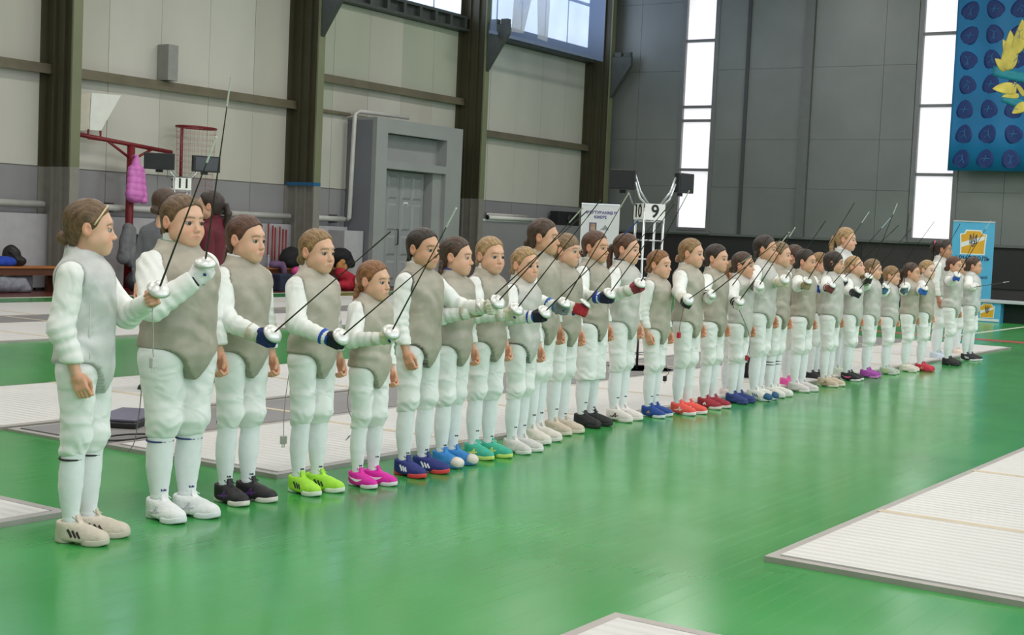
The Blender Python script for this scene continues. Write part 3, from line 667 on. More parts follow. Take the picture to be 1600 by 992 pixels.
    ed_ = np.maximum(np.clip(1.25-np.abs(armhole[ii])/(.012*s), 0, 1)*(0 if lamefull else 1), .8*np.clip(1.2-np.abs((np.broadcast_to(hem, g.x.shape)-g.z)[ii])/(.010*s), 0, 1)).astype(np.float32)
    ea = vm.attributes.new('Edge', 'FLOAT', 'POINT'); ea.data.foreach_set('value', ed_)
    # body: trunk, limbs, neck, head and hands in one mesh
    gb = Grid((lo[0], lo[1], .02*s), (hi_[0], hi_[1], 1.23*s), .017*s)
    def bodyf(g):
        aa = np.interp(g.z, zk, ak).astype(np.float32)*.86; bb = np.interp(g.z, zk, bk).astype(np.float32)*.86
        d = (np.sqrt((g.x/aa)**2+(g.y/bb)**2+1e-9)-1)*np.minimum(aa, bb); d = smax(d, g.z-1.15*s, .02*s); d = smax(d, .72*s-g.z, .02*s)
        d = smin(d, cap(g, B(0, .02, 1.1), B(0, .018, 1.21), .05*s, .047*s), .03*s)
        for sd in (-1, 1):
            j = J[sd]; d = smin(d, cap(g, sh[sd], j['el'], .036*s, .03*s), .02*s); d = smin(d, cap(g, j['el'], j['wr'], .03*s, .022*s), .015*s)
            d = smin(d, cap(g, hip[sd], kn[sd], .06*s*fat, .03*s), .02*s); d = smin(d, cap(g, kn[sd], an[sd], .03*s, .024*s), .01*s)
        return d
    V0, Q0 = gb.net(bodyf(gb)); Vs, Qs, Cs = [V0], [Q0], []
    base, lipc = [np.array(lin(c)) for c in SKINC[skin]]; hcl = np.array(lin(hc))
    Cs.append(np.tile(base, (len(V0), 1))); off = len(V0)
    hv, hq, hm = get_head(near)
    Rh = rotz(math.radians(head)) @ rotx(math.radians(-pitch)); hctr = np.array([0, -.012*s, h-.115*hs-.004]); hw_ = np.array([hs*(1+(fat-1)*.45), hs, hs])
    Vs.append((hv*hw_) @ Rh.T+hctr); Qs.append(hq+off); off += len(hv)
    col = np.tile(base, (len(hv), 1)); mix = lambda c, k, w_: c*(1-w_[:, None]*k)+np.asarray(k)*0
    col = col*(1-hm[:, 1:2]*.45)+(base*[1.05, .62, .56])*hm[:, 1:2]*.45
    col = col*(1-hm[:, 0:1]*.7)+lipc*hm[:, 0:1]*.7
    col = col*(1-hm[:, 3:4]*.38)+(base*[.62, .5, .47])*hm[:, 3:4]*.38
    col = col*(1-hm[:, 2:3]*.6)+(hcl*.5)*hm[:, 2:3]*.6
    Cs.append(col)
    hmats = {}
    for sd, a in ((-1, right), (1, left)):
        j = J[sd]; x = j['f']; z = j['z']-x*(j['z'] @ x)
        if np.linalg.norm(z) < .25: z = np.array([0, 0, 1.])-x*x[2]
        z = z/np.linalg.norm(z); y = np.cross(z, x)*(-sd)      # palm side faces the body
        Mx = np.stack([x, y, z], 1); hmats[sd] = Mx
        v, qd = HANDS[j['pose']]; v = v*s*.9; 
        if sd == 1: qd = qd[:, ::-1]
        Vs.append(v @ Mx.T+j['wr']); Qs.append(qd+off); off += len(v); Cs.append(np.tile(base*[1, .88, .84], (len(v), 1)))
    me = mesh_np('person', np.concatenate(Vs), np.concatenate(Qs)); ca = me.color_attributes.new('Col', 'FLOAT_COLOR', 'POINT')
    cc = np.concatenate(Cs); ca.data.foreach_set('color', np.concatenate([cc, np.ones((len(cc), 1))], 1).astype(np.float32).ravel())
    P = obj('person', me, SKIN, None, tuple(g0), (0, 0, yw)); tag(P, label, 'person', group); cj, cb_ = clothes or (WHITE, BREECH)
    obj('jacket', jm, cj, P); obj('vest', vm, vest or LAME, P); obj('breeches', bm, cb_, P)
    Mh = frame(Rh @ [hw_[0], 0, 0], Rh @ [0, hs, 0], Rh @ [0, 0, hs], hctr)
    ho = obj('hair', hair_mesh(hair, near), hairmat(hc), P); ho.matrix_local = Mh
    for sd in (-1, 1):
        e = obj('eye', EYE, EYEM, P); e.matrix_local = Mh @ Matrix.Translation((sd*.031, -.0680, -.0055))
    for sd, a in ((-1, right), (1, left)):
        j = J[sd]
        if a[0] == 'hold' and a[3].get('glove'):
            gc = a[3]['glove']; v, qd = GLOVE; v = v*s; Mx = hmats[sd]; gm = mat('glove_%02x%02x%02x' % gc, gc, .7, var=.12, scale=30, bump=.2, bscale=80)
            go = obj('glove', mesh_np('glove', v @ Mx.T+j['wr'], qd[:, ::-1] if sd == 1 else qd), gm, P)
            cu = a[3].get('cuff', gc); mb = MB(); p0 = j['wr']+j['f']*.0; ln_ = a[3].get('cufflen', .045)
            mb.tube([j['wr']-j['f']*ln_*s, j['wr']-j['f']*.01*s, j['wr']+j['f']*.012*s], [.044*s, .037*s, .031*s], 14)
            mb.build('cuff', mat('glove_%02x%02x%02x' % cu, cu, .7, var=.12, scale=30, bump=.2, bscale=80), go, smooth=True)
    # socks and shoes
    sm, prof = sock_mesh(s, fat**.7, .372 if not shorts else .36); up_c, = shoes[:1]; shm = mat('shoe_%02x%02x%02x' % up_c, up_c, .6, var=.1, scale=25, bump=.25, bscale=140)
    som = mat('sole_%02x%02x%02x' % sole, sole, .6, var=.04); lcm = mat('lace_%02x%02x%02x' % (lace or up_c), lace or up_c, .8)
    for sd in (-1, 1):
        a_ = an[sd]; lean = math.atan2((kn[sd]-an[sd])[0], (kn[sd]-an[sd])[2])
        so = obj('sock', sm, SOCKM, P, (a_[0], a_[1]-.012*s, 0), (0, lean, 0))
        if sock_band:
            for zb in sock_band[1:]:
                r = .0485*fat**.7*s; mb = MB(); mb.tube([(math.cos(t*.3927)*r, math.sin(t*.3927)*r+.006*s, zb*s) for t in range(16)], .0042*s, 6, closed=True)
                mb.build('band', mat('sockband_%02x%02x%02x' % sock_band[0], sock_band[0], .8), so, smooth=True)
        if mark and near:
            mb = MB(); zz_ = (.125 if R.random() < .6 else .17)*s; rr_ = np.interp(zz_/s, [p[0] for p in prof], [p[1] for p in prof])*fat**.7*s+.0006
            for k in range(4):
                t0 = -2.15+k*.17; hgt = (.007 if k % 2 else .0095)*s; y0 = .008*math.sin((zz_/s-.06)/.3*math.pi)*s
                pts = [(t0, zz_), (t0+.11, zz_), (t0+.11, zz_+hgt), (t0, zz_+hgt)]
                fn = lambda r_: (lambda t, z: (math.cos(t)*r_, math.sin(t)*r_*1.04+y0, z))
                mb.prism(pts, fn(rr_-.001), fn(rr_+.0008*s+.0006))
            mb.build('sock_mark', mat('sockmark_%02x%02x%02x' % mark, mark, .8), so)
        fs = s*1.04; s3 = (fs*(1+(fat-1)*.5), fs, fs)
        sho = obj('shoe', SHOE, shm, P, (a_[0], a_[1]-.006*s, 0), (0, 0, math.radians(sd*9)), s3)
        obj('sole', SOLE, som, sho); obj('laces', LACES, lcm, sho)
        if logo:
            for lg in LOGOS[logo]: obj('side_logo', lg, mat('logo_%02x%02x%02x' % logoc, logoc, .6), sho)
        if len(shoes) > 1:   # toe cap of another colour
            mb = MB(); mb.lathe([(.001, 0), (.02, .002), (.034, .012), (.041, .028), (.0435, .05)], 18)
            t_ = mb.build('toe_cap', mat('shoe_%02x%02x%02x' % shoes[1], shoes[1], .6, var=.08, scale=25), sho, smooth=True); t_.matrix_local = Matrix.Translation((0, -.1725, .033)) @ Matrix.Rotation(-math.pi/2, 4, 'X') @ Matrix.Diagonal((1, .82, 1, 1))
    # extras
    for e in extra:
        if e[0] == 'headband':
            mb = MB(); pts = []
            for k in range(25):
                t = -math.pi*.5+math.pi*k/24; pts.append((.0815*math.sin(t)*1.0, -.052*math.cos(t)-.012-(0), .012+.098*math.cos(t)*.82))
            mb.tube(pts, .0042, 6); b_ = mb.build('headband', mat('gold_headband', (214, 190, 150), .4, .3), P, smooth=True); b_.matrix_local = Mh
        if e[0] == 'glasses':
            mb = MB()
            for sd in (-1, 1):
                mb.tube([(sd*.031+.021*math.cos(t*.449), -.098+.004*abs(math.cos(t*.449)), -.002+.0165*math.sin(t*.449)) for t in range(14)], .0014, 5, closed=True)
                mb.tube([(sd*.052, -.093, .003), (sd*.07, -.06, .006), (sd*.078, .01, .006)], .0014, 5)
            mb.tube([(-.011, -.1, .001), (0, -.104, .004), (.011, -.1, .001)], .0014, 5)
            b_ = mb.build('glasses', mat('glasses_metal', (196, 170, 160), .3, .6), P, smooth=True); b_.matrix_local = Mh
        if e[0] == 'pipingring':
            for sd in (-1, 1):
                j = J[sd]; ax = (j['el']-sh[sd]); ax = ax/np.linalg.norm(ax); st = sh[sd]+np.array([sd*.03*s, 0, .004*s]); n_ = np.array([sd*1., 0, .25]); n_ /= np.linalg.norm(n_)
                u = np.cross(n_, [0, 1, 0]); u /= np.linalg.norm(u); v = np.cross(n_, u)
                mb = MB(); mb.tube([st-n_*.004*s+(u*math.cos(k*.2618)*.062+v*math.sin(k*.2618)*.06)*s for k in range(24)], .0038*s, 6, closed=True)
                mb.build('armhole_piping', mat('navy_piping', (38, 40, 56), .7), P, smooth=True)
        if e[0] == 'hairtie':
            mb = MB(); mb.tube([(.022*math.cos(k*.524), e[2]+.004*math.sin(k), e[3]+.022*math.sin(k*.524)) for k in range(12)], .007, 6, closed=True)
            b_ = mb.build('hair_tie', mat('tie_%02x%02x%02x' % e[1], e[1], .7), P, smooth=True); b_.matrix_local = Mh
        if e[0] == 'collar':
            mb = MB(); mb.tube([(math.cos(k*.2618)*.0655*s*fat**.5, math.sin(k*.2618)*.0655*s*fat**.5+.02*s, (1.196+.004*bool(e[2:])+.1*(math.sin(k*.2618)*.0655))*s) for k in range(24)], .0062*s, 6, closed=True)
            mb.build('collar_trim', mat('collar_%02x%02x%02x' % e[1], e[1], .7), P, smooth=True)
        if e[0] == 'zipper':
            mb = MB(); pts = []
            for k in range(12):
                z = (.76+.3*k/11)*s; a_, b2 = np.interp(z, zk, ak)+.0145*s, np.interp(z, zk, bk)+.0145*s; t = math.radians(e[1]); pts.append((a_*math.cos(t), b2*math.sin(t), z))
            mb.tube(pts, .0045*s, 6); mb.build('zipper', mat('pale_zipper', (214, 212, 206), .4, .4), P, smooth=True)
    PERS.append(dict(J=J, Rz=Rz, g0=g0, s=s)); return P
def hold(px, tip, glove=None, fwd=None, **k): return ('hold', px, fwd, dict(tip=tip, glove=glove, **k))
BL = (28, 28, 32); NV = (22, 28, 60); BLU = (30, 70, 170); WG = (228, 226, 220); CRM = (214, 208, 184)
BLOND = (142, 110, 74); LBLOND = (166, 134, 94); DBLOND = (104, 78, 52); BROWN = (72, 50, 36); DBROWN = (48, 34, 27); GINGER = (132, 88, 54); AUB = (88, 56, 40); ASH = (128, 102, 74)
person('girl in profile with a thin headband, bare hand on her foil, leftmost of the row', (135, 843), 310, 'lowbun', DBLOND, [(214, 200, 184)], hold((242, 462), (340, 212), None, .30, far=True) if 0 else ('hang',), hold((243, 466), (338, 214), None, .3, L=.84), yaw=28, head=22, vest=LAMEW, near=True, sock_band=((40, 36, 36), .345), extra=[('headband',), ('zipper', 215)], sole=(206, 196, 182), logoc=(48, 44, 42), mark=None)
person('sturdy girl with a green collar and white gloved fist raised to her chest', (277, 808), 303, 'lowbun', DBLOND, [(232, 232, 232)], hold((318, 428), (361, 120), (232, 230, 228), .25, cuff=BL, L=.86, cufflen=.03), fat=1.24, vest=LAME, near=True, logo='cross', logoc=(190, 192, 196), sole=(225, 226, 228), sock_band=((60, 70, 130), .34), extra=[('collar', (120, 150, 125))], mark=(60, 66, 120), head=-2)
person('girl with a brown braid and dark blue glove, in black trainers with white soles', (376, 783), 335, 'braid', AUB, [(34, 30, 34)], hold((416, 530), (610, 362), (24, 44, 104), .3, cuff=(214, 206, 186)), near=True, logo='cross', logoc=(92, 50, 120), sole=(226, 218, 210), lace=(24, 22, 24), extra=[('collar', (232, 232, 232), 1)], vest=LAME, head=8)
person('blonde girl with a black and blue glove, in lime green trainers', (487, 768), 357, 'lowbun', BLOND, [(168, 226, 62)], hold((524, 534), (706, 379), (20, 24, 44), .3, cuff=(28, 84, 190), cufflen=.03), near=True, vest=LAME3, logo='stripes', logoc=(44, 60, 50), sole=(226, 232, 214), head=-1)
person('smallest girl with a ginger side braid, in bright magenta trainers', (577, 758), 406, 'sidebraid', GINGER, [(226, 36, 168)], hold((606, 529), (713, 325), (216, 212, 184), .3, cuff=(222, 218, 200)), near=True, vest=LAME3, logo='swoosh', logoc=(238, 236, 238), sole=(232, 228, 230), head=6)
person('dark-haired girl with bare hanging hand, in royal blue trainers with red soles', (652, 740), 355, 'braid', DBROWN, [(34, 44, 118)], ('hang', .03), hold((770, 480), (911, 324), (216, 214, 196), .36, L=.86), near=True, vest=LAMEN, extra=[], skin='warm', logo='stripes', logoc=(236, 236, 240), sole=(222, 70, 66), head=-4, spread=1.35)
person('girl with crimped dark hair and a tan glove, in sky blue and white trainers', (704, 726), 369, 'twobraids', BROWN, [(44, 128, 196), (226, 216, 206)], hold((745, 486), (917, 330), (170, 150, 118), .3, cuff=(216, 208, 190)), near=True, vest=LAME, logo=None, sole=(60, 120, 176), head=18, extra=[('collar', (60, 80, 150), 1)], skin='light')
person('fair girl glancing at the camera, in teal green trainers with yellow edges', (757, 714), 369, 'lowbun', LBLOND, [(60, 176, 148)], hold((800, 492), (938, 313), (216, 208, 186), .3, cuff=(222, 216, 200)), near=True, vest=LAME, logo='cross', logoc=(226, 226, 110), sole=(206, 226, 120), lace=(236, 240, 236), head=-16)
person('small frowning blonde girl with a navy glove, in pale grey trainers', (812, 705), 385, 'lowbun', LBLOND, [(218, 214, 210)], hold((843, 495), (997, 345), (22, 26, 48), .3, cuff=(34, 84, 196), cufflen=.03), near=True, vest=LAMEN2, logo=None, sole=(232, 230, 228), head=-12, extra=[])
person('tall brown-haired girl standing half behind the small frowning blonde', (839, 689), 341, 'lowbun', BROWN, [(222, 214, 204)], hold((876, 482), (982, 302), (132, 136, 144), .3, cuff=(60, 110, 180)), near=True, vest=LAME, skin='warm', head=18, logo=None, sole=(228, 224, 218))
person('girl wearing glasses, with a red glove and beige trainers', (876, 676), 364, 'short', ASH, [(206, 190, 172)], hold((906, 484), (1053, 312), (170, 30, 44), .3, cuff=(222, 216, 200)), near=True, vest=LAME, extra=[('glasses',)], head=6, logo=None, sole=(222, 212, 196))
person('brown-haired girl with a dark blue glove, in all black trainers', (921, 665), 360, 'lowbun', AUB, [(34, 34, 36)], hold((947, 466), (1054, 318), (24, 30, 60), .3, cuff=(30, 70, 170)), near=True, vest=LAMEN, shorts=True, extra=[], logo=None, sole=(36, 36, 38), head=0, skin='warm')
person('girl with auburn ponytail and dark red fist, in white trainers', (970, 656), 364, 'ponytail', AUB, [(232, 222, 218)], hold((996, 450), (1077, 298), (146, 52, 66), .27, cuff=(222, 216, 200)), near=True, vest=LAME2, logo='cross', logoc=(70, 40, 44), sole=(236, 228, 222), head=8, extra=[('collar', (60, 56, 70), 1)])
person('ginger girl with her bare hand hanging at her side, in dark blue trainers', (1022, 650), 390, 'lowbun', GINGER, [(28, 72, 150)], ('hang', .0), ('hang',), near=True, vest=LAME3, logo='patch', logoc=(186, 140, 90), sole=(226, 230, 236), head=0)
person('fair girl with a low bun and black glove, in coral red trainers', (1071, 646), 372, 'lowbun', BLOND, [(246, 92, 80)], hold((1073, 487), (1174, 400), (32, 32, 34), .3, cuff=(222, 216, 200)), vest=LAME3, logo='cross', logoc=(246, 214, 208), sole=(240, 232, 230), head=8, extra=[('hairtie', (196, 140, 130), .12, -.045)])
person('girl with a dark bob, white glove, in crimson trainers', (1111, 637), 381, 'lowbun', DBROWN, [(160, 36, 54)], hold((1105, 478), (1232, 364), WG, .28, cuff=BL), vest=LAME, logo='patch', logoc=(236, 226, 220), sole=(222, 214, 206), head=2)
person('small blonde girl peeping out behind the girl in crimson trainers', (1140, 620), 406, 'lowbun', BLOND, [(232, 216, 212)], hold((1134, 462), (1201, 370), WG, .25, cuff=BL), vest=LAME3, logo=None, sole=(230, 150, 140), head=10)
person('brown-haired girl with a white glove low at her waist, in plain navy trainers', (1153, 629), 393, 'lowbun', BROWN, [(38, 56, 120)], hold((1153, 491), (1233, 363), WG, .29, cuff=BL), vest=LAME2, skin='warm', logo=None, sole=(50, 66, 120), head=8)
person('girl with tight dark braids and a yellow earring, in white trainers with teal toes', (1186, 624), 367, 'twobraids', DBROWN, [(230, 228, 222), (40, 92, 130)], hold((1184, 461), (1242, 356), WG, .25, cuff=BL, tipc=(230, 230, 232)), vest=LAME2, skin='warm', logo='stripes', logoc=(60, 100, 140), sole=(214, 220, 224), head=12)
person('light brown haired girl with two black bands on her socks', (1210, 619), 377, 'lowbun', ASH, [(224, 222, 214)], hold((1224, 442), (1290, 345), CRM, .27), vest=LAME, sock_band=((30, 30, 32), .315, .29), logo='cross', logoc=(226, 120, 100), sole=(214, 214, 206), head=10)
person('brown-haired girl mostly hidden in the row, in pink trainers', (1234, 604), 382, 'lowbun', BROWN, [(248, 96, 176)], ('hang',), ('hang',), vest=LAME, logo=None, sole=(230, 80, 160), skin='warm', head=4)
person('dark-haired girl with an olive glove held upright, in light grey trainers', (1251, 611), 389, 'lowbun', DBROWN, [(214, 206, 206)], hold((1260, 447), (1335, 317), (150, 140, 104), .27, cuff=CRM), vest=LAME, skin='warm', logo=None, sole=(226, 222, 220), head=2)
person('girl with a blonde fringe half hidden in the crowd, in black trainers', (1274, 594), 394, 'fringe', BLOND, [(32, 32, 36)], hold((1279, 455), (1358, 331), (28, 84, 190), .27, tipc=(226, 226, 228)), vest=LAME, logo=None, sole=(40, 40, 42), head=8)
person('girl with a dark chin-length bob and brown-red glove, in tan trainers', (1295, 603), 392, 'bob', DBROWN, [(206, 188, 164)], hold((1297, 457), (1391, 341), (122, 62, 62), .28, tipc=(196, 214, 236)), vest=LAME2, logo='cross', logoc=(150, 120, 90), sole=(226, 216, 200), head=12, skin='warm')
person('tall girl with a long fair ponytail in a full silver jacket', (1312, 588), 355, 'longpony', LBLOND, [(206, 216, 200)], hold((1316, 454), (1404, 352), (38, 40, 44), .25), vest=LAMEW, lamefull=True, logo=None, sole=(216, 224, 206), head=8)
person('blonde girl looking down, in black trainers with pink marks', (1328, 594), 399, 'lowbun', LBLOND, [(36, 34, 38)], hold((1340, 463), (1425, 356), (34, 36, 40), .28), vest=LAME2, logo='swoosh', logoc=(240, 90, 150), sole=(226, 222, 224), head=4, pitch=16)
person('girl with long light brown hair and glove raised to her chin, in purple trainers', (1357, 589), 404, 'loose', ASH, [(164, 70, 164)], hold((1355, 432), (1402, 318), (44, 42, 42), .24, cuff=(176, 172, 140)), vest=LAME2, logo=None, sole=(206, 130, 196), head=10)
person('child with short fair hair and a fringe, in grey and lime trainers', (1387, 584), 415, 'short', BLOND, [(186, 194, 180)], hold((1375, 453), (1460, 346), (70, 120, 160), .26), vest=LAME2, logo='stripes', logoc=(190, 226, 70), sole=(206, 212, 196), head=6)
person('girl with a brown ponytail and grey-blue glove, in cream trainers', (1418, 580), 410, 'ponytail', BROWN, [(226, 214, 204)], hold((1406, 462), (1420, 334), (96, 124, 140), .26), vest=LAME3, skin='warm', logo=None, sole=(230, 222, 214), head=4)
person('pale child with cropped fair hair and a bright blue glove, in red trainers', (1442, 579), 406, 'lowbun', LBLOND, [(206, 46, 70)], hold((1443, 468), (1500, 350), (36, 104, 190), .3), vest=LAME3, skin='pale', logo='cross', logoc=(206, 160, 110), sole=(196, 50, 70), head=-14)
person('tall girl with a high dark ponytail and pink hair tie', (1466, 562), 374, 'highpony', DBROWN, [(206, 216, 228)], ('hang',), ('hang',), vest=LAME2, lamefull=True, skin='tan', logo=None, sole=(216, 224, 232), head=8, extra=[('hairtie', (240, 110, 140), .11, .075)])
person('auburn-haired child with a blue glove held high beside the tall ponytailed girl', (1484, 570), 400, 'lowbun', AUB, [(34, 34, 36)], hold((1497, 432), (1548, 345), (30, 80, 190), .26, cuff=(226, 226, 226)), vest=LAME2, skin='warm', logo=None, sole=(40, 40, 44), head=-4)
person('fair child almost hidden behind the auburn-haired one, with a dark red glove', (1497, 555), 404, 'lowbun', BLOND, [(232, 214, 200)], hold((1491, 453), (1522, 372), (124, 24, 40), .24), vest=LAME2, logo=None, sole=(230, 216, 204), head=-8)
person('brown-haired child at the far end of the row, foil held level', (1515, 563), 401, 'lowbun', BROWN, [(40, 40, 44)], hold((1520, 456), (1576, 440), (216, 210, 196), .22, tipc=(230, 230, 226)), ('grasp', (1526, 454), .2), vest=LAMEW, skin='warm', logo='stripes', logoc=(220, 220, 220), sole=(226, 226, 226), head=10)
GRY = mat('grey_sweater', (104, 104, 110), .85, var=.12, scale=10, bump=.3, bscale=60); MRN = mat('maroon_sweater', (92, 24, 38), .85, var=.15, scale=10, bump=.3, bscale=60); DKT = mat('dark_trousers', (44, 44, 52), .85, var=.12)
person('grown-up in a grey sweater standing behind the sturdy girl', (250, 612), 293, 'lowbun', BROWN, [(40, 40, 44)], yaw=-60, head=150, vest=GRY, clothes=(GRY, DKT), lamefull=True, logo=None, sole=(60, 60, 64), mark=None, group='grown-ups in the background')
person('grown-up in a maroon sweater standing right behind the sturdy girl', (316, 603), 297, 'ponytail', DBROWN, [(40, 40, 44)], yaw=-150, head=0, vest=MRN, clothes=(MRN, DKT), lamefull=True, logo=None, sole=(60, 60, 64), mark=None, group='grown-ups in the background')
# ---- foils, each a thing of its own in its holder's hand
who = ['bare-handed girl in profile', 'sturdy girl with the green collar', 'girl in black trainers with white soles', 'girl in lime trainers', 'small girl in magenta trainers', 'girl in royal blue trainers', 'crimped-haired girl with the tan glove', 'girl in teal trainers', 'small frowning blonde', 'tall girl behind the small blonde', 'girl wearing glasses', 'girl in all black trainers', 'girl with the auburn ponytail', 'girl in coral trainers', 'girl in crimson trainers', 'small blonde peeping out', 'girl in plain navy trainers', 'girl with the yellow earring', 'girl with banded socks', 'girl with the olive glove', 'girl with the blonde fringe', 'girl with the dark bob', 'tall girl in the full silver jacket', 'blonde girl looking down', 'girl in purple trainers', 'child in grey and lime trainers', 'brown ponytailed girl in cream trainers', 'pale child in red trainers', 'auburn-haired child', 'hidden fair child', 'child at the far end']
for i, (hw, u, L, sp) in enumerate(FOILS):
    z = u; x = np.cross([0, 0, 1.], z); x /= np.linalg.norm(x); y = np.cross(z, x)
    e = empty('fencing_foil'); e.matrix_world = frame(x, y, z, hw+u*.06)
    tag(e, 'foil with a round silver guard held by the '+who[i], 'foil', 'foils held up by the fencers')
    k = .0046 if i < 14 else .0052
    MB().tube([(0, 0, 0), (0, 0, .25), (0, 0, L*.8), (0, 0, L)], [k, k*.85, k*.55, k*.45], 6).build('blade', BLADE, e)
    tc = sp.get('tipc', [(226, 224, 220), (206, 200, 190), (60, 56, 54), (70, 64, 60)][i % 4] if i != 8 else (40, 80, 170))
    MB().tube([(0, 0, L-.13), (0, 0, L-.01), (0, 0, L)], [k*.85, k*.75, k*.95], 6).build('tip_tape', mat('tape_%02x%02x%02x' % tuple(tc), tuple(tc), .6), e)
    MB().lathe([(.012, .016), (.03, .012), (.046, .002), (.0505, -.008), (.0485, -.009), (.03, .007), (.012, .011)], 22).build('guard', STEEL, e, smooth=True)
    gcol = [(40, 40, 44), (34, 60, 130), (50, 46, 44)][i % 3]
    MB().tube([(0, 0, -.005), (0, .002, -.05), (.004, .008, -.09), (.006, .018, -.12)], [.011, .013, .012, .009], 10).build('grip', mat('grip_%02x%02x%02x' % gcol, gcol, .6, var=.1, scale=40), e, smooth=True)
    MB().tube([(0, 0, -.045), (0, -.02, -.055), (0, -.034, -.05)], [.008, .007, .005], 8).build('grip_prong', mat('grip_%02x%02x%02x' % gcol, gcol, .6), e, smooth=True)
# ------------------------------------------------------------------ equipment, bags, banners
BLK = mat('black_plastic', (30, 30, 33), .5, var=.1, scale=8); BLKC = mat('black_cloth', (26, 25, 28), .85, var=.25, scale=12, bump=.4, bscale=25); ALU = mat('bright_aluminium', (206, 208, 210), .28, .9, var=.05)
WPL = mat('white_number_plate', (236, 236, 232), .5); INK = mat('black_ink', (22, 22, 24), .6)
def stand(label, loc, rot, numL, numR, h, pz, hm, mw, mh, rm, sp=.12):
    e = empty('scoring_stand', loc, (0, 0, rot)); tag(e, label, 'scoring stand', 'truss scoring stands'); a = .11
    for sx_ in (-1, 1):
        for sy_ in (-1, 1): MB().tube([(sx_*a, sy_*a, .02), (sx_*a, sy_*a, h)], .014, 8).build('upright', ALU, e, smooth=True)
    n = int(h/.2)
    for k in range(n):
        z = .18+k*.2
        for p, q in (((-a, -a), (a, -a)), ((a, -a), (a, a)), ((a, a), (-a, a)), ((-a, a), (-a, -a))): MB().tube([(p[0], p[1], z), (q[0], q[1], z)], .008, 6).build('rung', ALU, e, smooth=True)
    MB().box(-.3, .3, -.3, .3, 0, .02).build('base_plate', ALU, e)
    for sd, num in ((0, numR), (1, numL)):
        pl = MB().box(-.115, .115, -.004, .004, -.085, .085).build('number_plate', WPL, e)
        M_ = Matrix.Translation((0, -a-.02, pz)) if sd == 0 else Matrix.Translation((-a-.02, 0, pz)) @ Matrix.Rotation(-math.pi/2, 4, 'Z')
        pl.matrix_local = M_; text('number', num, .19, INK, pl, Matrix.Translation((0, -.006, 0)) @ Matrix.Rotation(math.pi/2, 4, 'X'), bold=.004)
    for sd in (-1, 1):
        for off in (0, .07):
            MB().tube([(sd*a*.3, -a, h-.02+off*.2), (sd*(a+.06), -a, h+.1+off), (sd*(a+.12), -a, hm+off), (sd*(a+.09+sp), -a+.03, hm+off*.6)], .012, 8).build('arm', ALU, e, smooth=True)
            MB().tube([(sd*a*.3, a, h-.02), (sd*(a+.08), a*.4, h+.05), (sd*(a+.06+sp), -a*.2, hm-.05)], .009, 6).build('brace', ALU, e, smooth=True)
        mo = MB().box(-mw/2, mw/2, -.035, .035, -mh/2, mh/2).build('monitor', BLK, e, bevel=.008); mo.matrix_local = Matrix.Translation((sd*(a+sp+mw*.45), -a+.05, hm+.02)) @ Matrix.Rotation(sd*rm, 4, 'Z')
        MB().box(-mw*.42, mw*.42, -.038, -.034, -mh*.4, mh*.4).build('screen', mat('dark_screen', (44, 46, 48), .25), mo); MB().box(-mw*.12, mw*.12, .035, .06, -mh*.66, mh*.1).build('mount', BLK, mo)
    return e
stand('aluminium truss stand with number plates 10 and 9 and two monitors', tuple(at_z(1003, 578)), math.radians(-38), '10', '9', 1.72, 1.68, 1.98, .27, .21, .5)
q = at_y(283, 300, 15.0); stand('aluminium truss stand with number plate 11 behind the sturdy girl', (q[0], 15.0, 0), math.radians(-32), '12', '11', 1.92, 1.88, 2.16, .42, .23, .25, .03)
# ---- red practice basket post by the wall
REDM = mat('dark_red_steel', (124, 34, 40), .45, .2, var=.1); YB = 20.38
px_ = at_y(203, 300, YB); e = empty('basket_post', (px_[0], YB, 0)); tag(e, 'dark red steel post with a crossbar, white boards and a net basket', 'basket post')
L_ = lambda px, py: tuple(at_y(px, py, YB)-np.array([px_[0], YB, 0]))
top = L_(206, 228); MB().tube([(0, 0, 0), (0, 0, top[2])], .075, 12).build('post', REDM, e, smooth=True); MB().box(-.35, .35, -.3, .3, 0, .05).build('base', REDM, e)
MB().tube([L_(118, 209), L_(268, 238)], .04, 8).build('crossbar', REDM, e, smooth=True); MB().tube([L_(168, 220), L_(203, 247)], .025, 6).build('brace', REDM, e, smooth=True); MB().tube([L_(236, 234), L_(208, 249)], .025, 6).build('brace', REDM, e, smooth=True)
BRD = mat('white_board_sheet', (226, 226, 220), .5, var=.04)
for nm, pts, m_ in (('board', [(143, 145), (189, 149), (158, 204), (140, 203)], BRD), ('board', [(112, 149), (142, 145), (139, 203), (112, 206)], mat('cream_board_sheet', (196, 188, 172), .5, var=.06))):
    P_ = [np.array(L_(*p)) for p in pts]; d_ = np.array([0, .04, 0]); MB().add([p for p in P_]+[p+d_ for p in P_], [(0, 1, 2, 3), (7, 6, 5, 4), (0, 4, 5, 1), (1, 5, 6, 2), (2, 6, 7, 3), (3, 7, 4, 0)]).build(nm, m_, e)
MB().tube([L_(138, 202), L_(138, 216), L_(157, 219), L_(157, 204)], .022, 6).build('board_clamp', REDM, e, smooth=True)
c0, c1 = np.array(L_(279, 199)), np.array(L_(334, 200)); cc_ = (c0+c1)/2; rb = (c1[0]-c0[0])/2
ring = lambda r, z, n=24: [(cc_[0]+r*math.cos(k*2*math.pi/n), r*math.sin(k*2*math.pi/n)*.6, z) for k in range(n)]
MB().tube(ring(rb, cc_[2]), .02, 8, closed=True).build('basket_ring', REDM, e, smooth=True); MB().tube([(cc_[0]-rb*.6, .1, cc_[2]), (cc_[0]-rb*.6, .1, 2.2)], .03, 8).build('basket_bracket', REDM, e, smooth=True)
mb = MB(); zb = cc_[2]-1.45
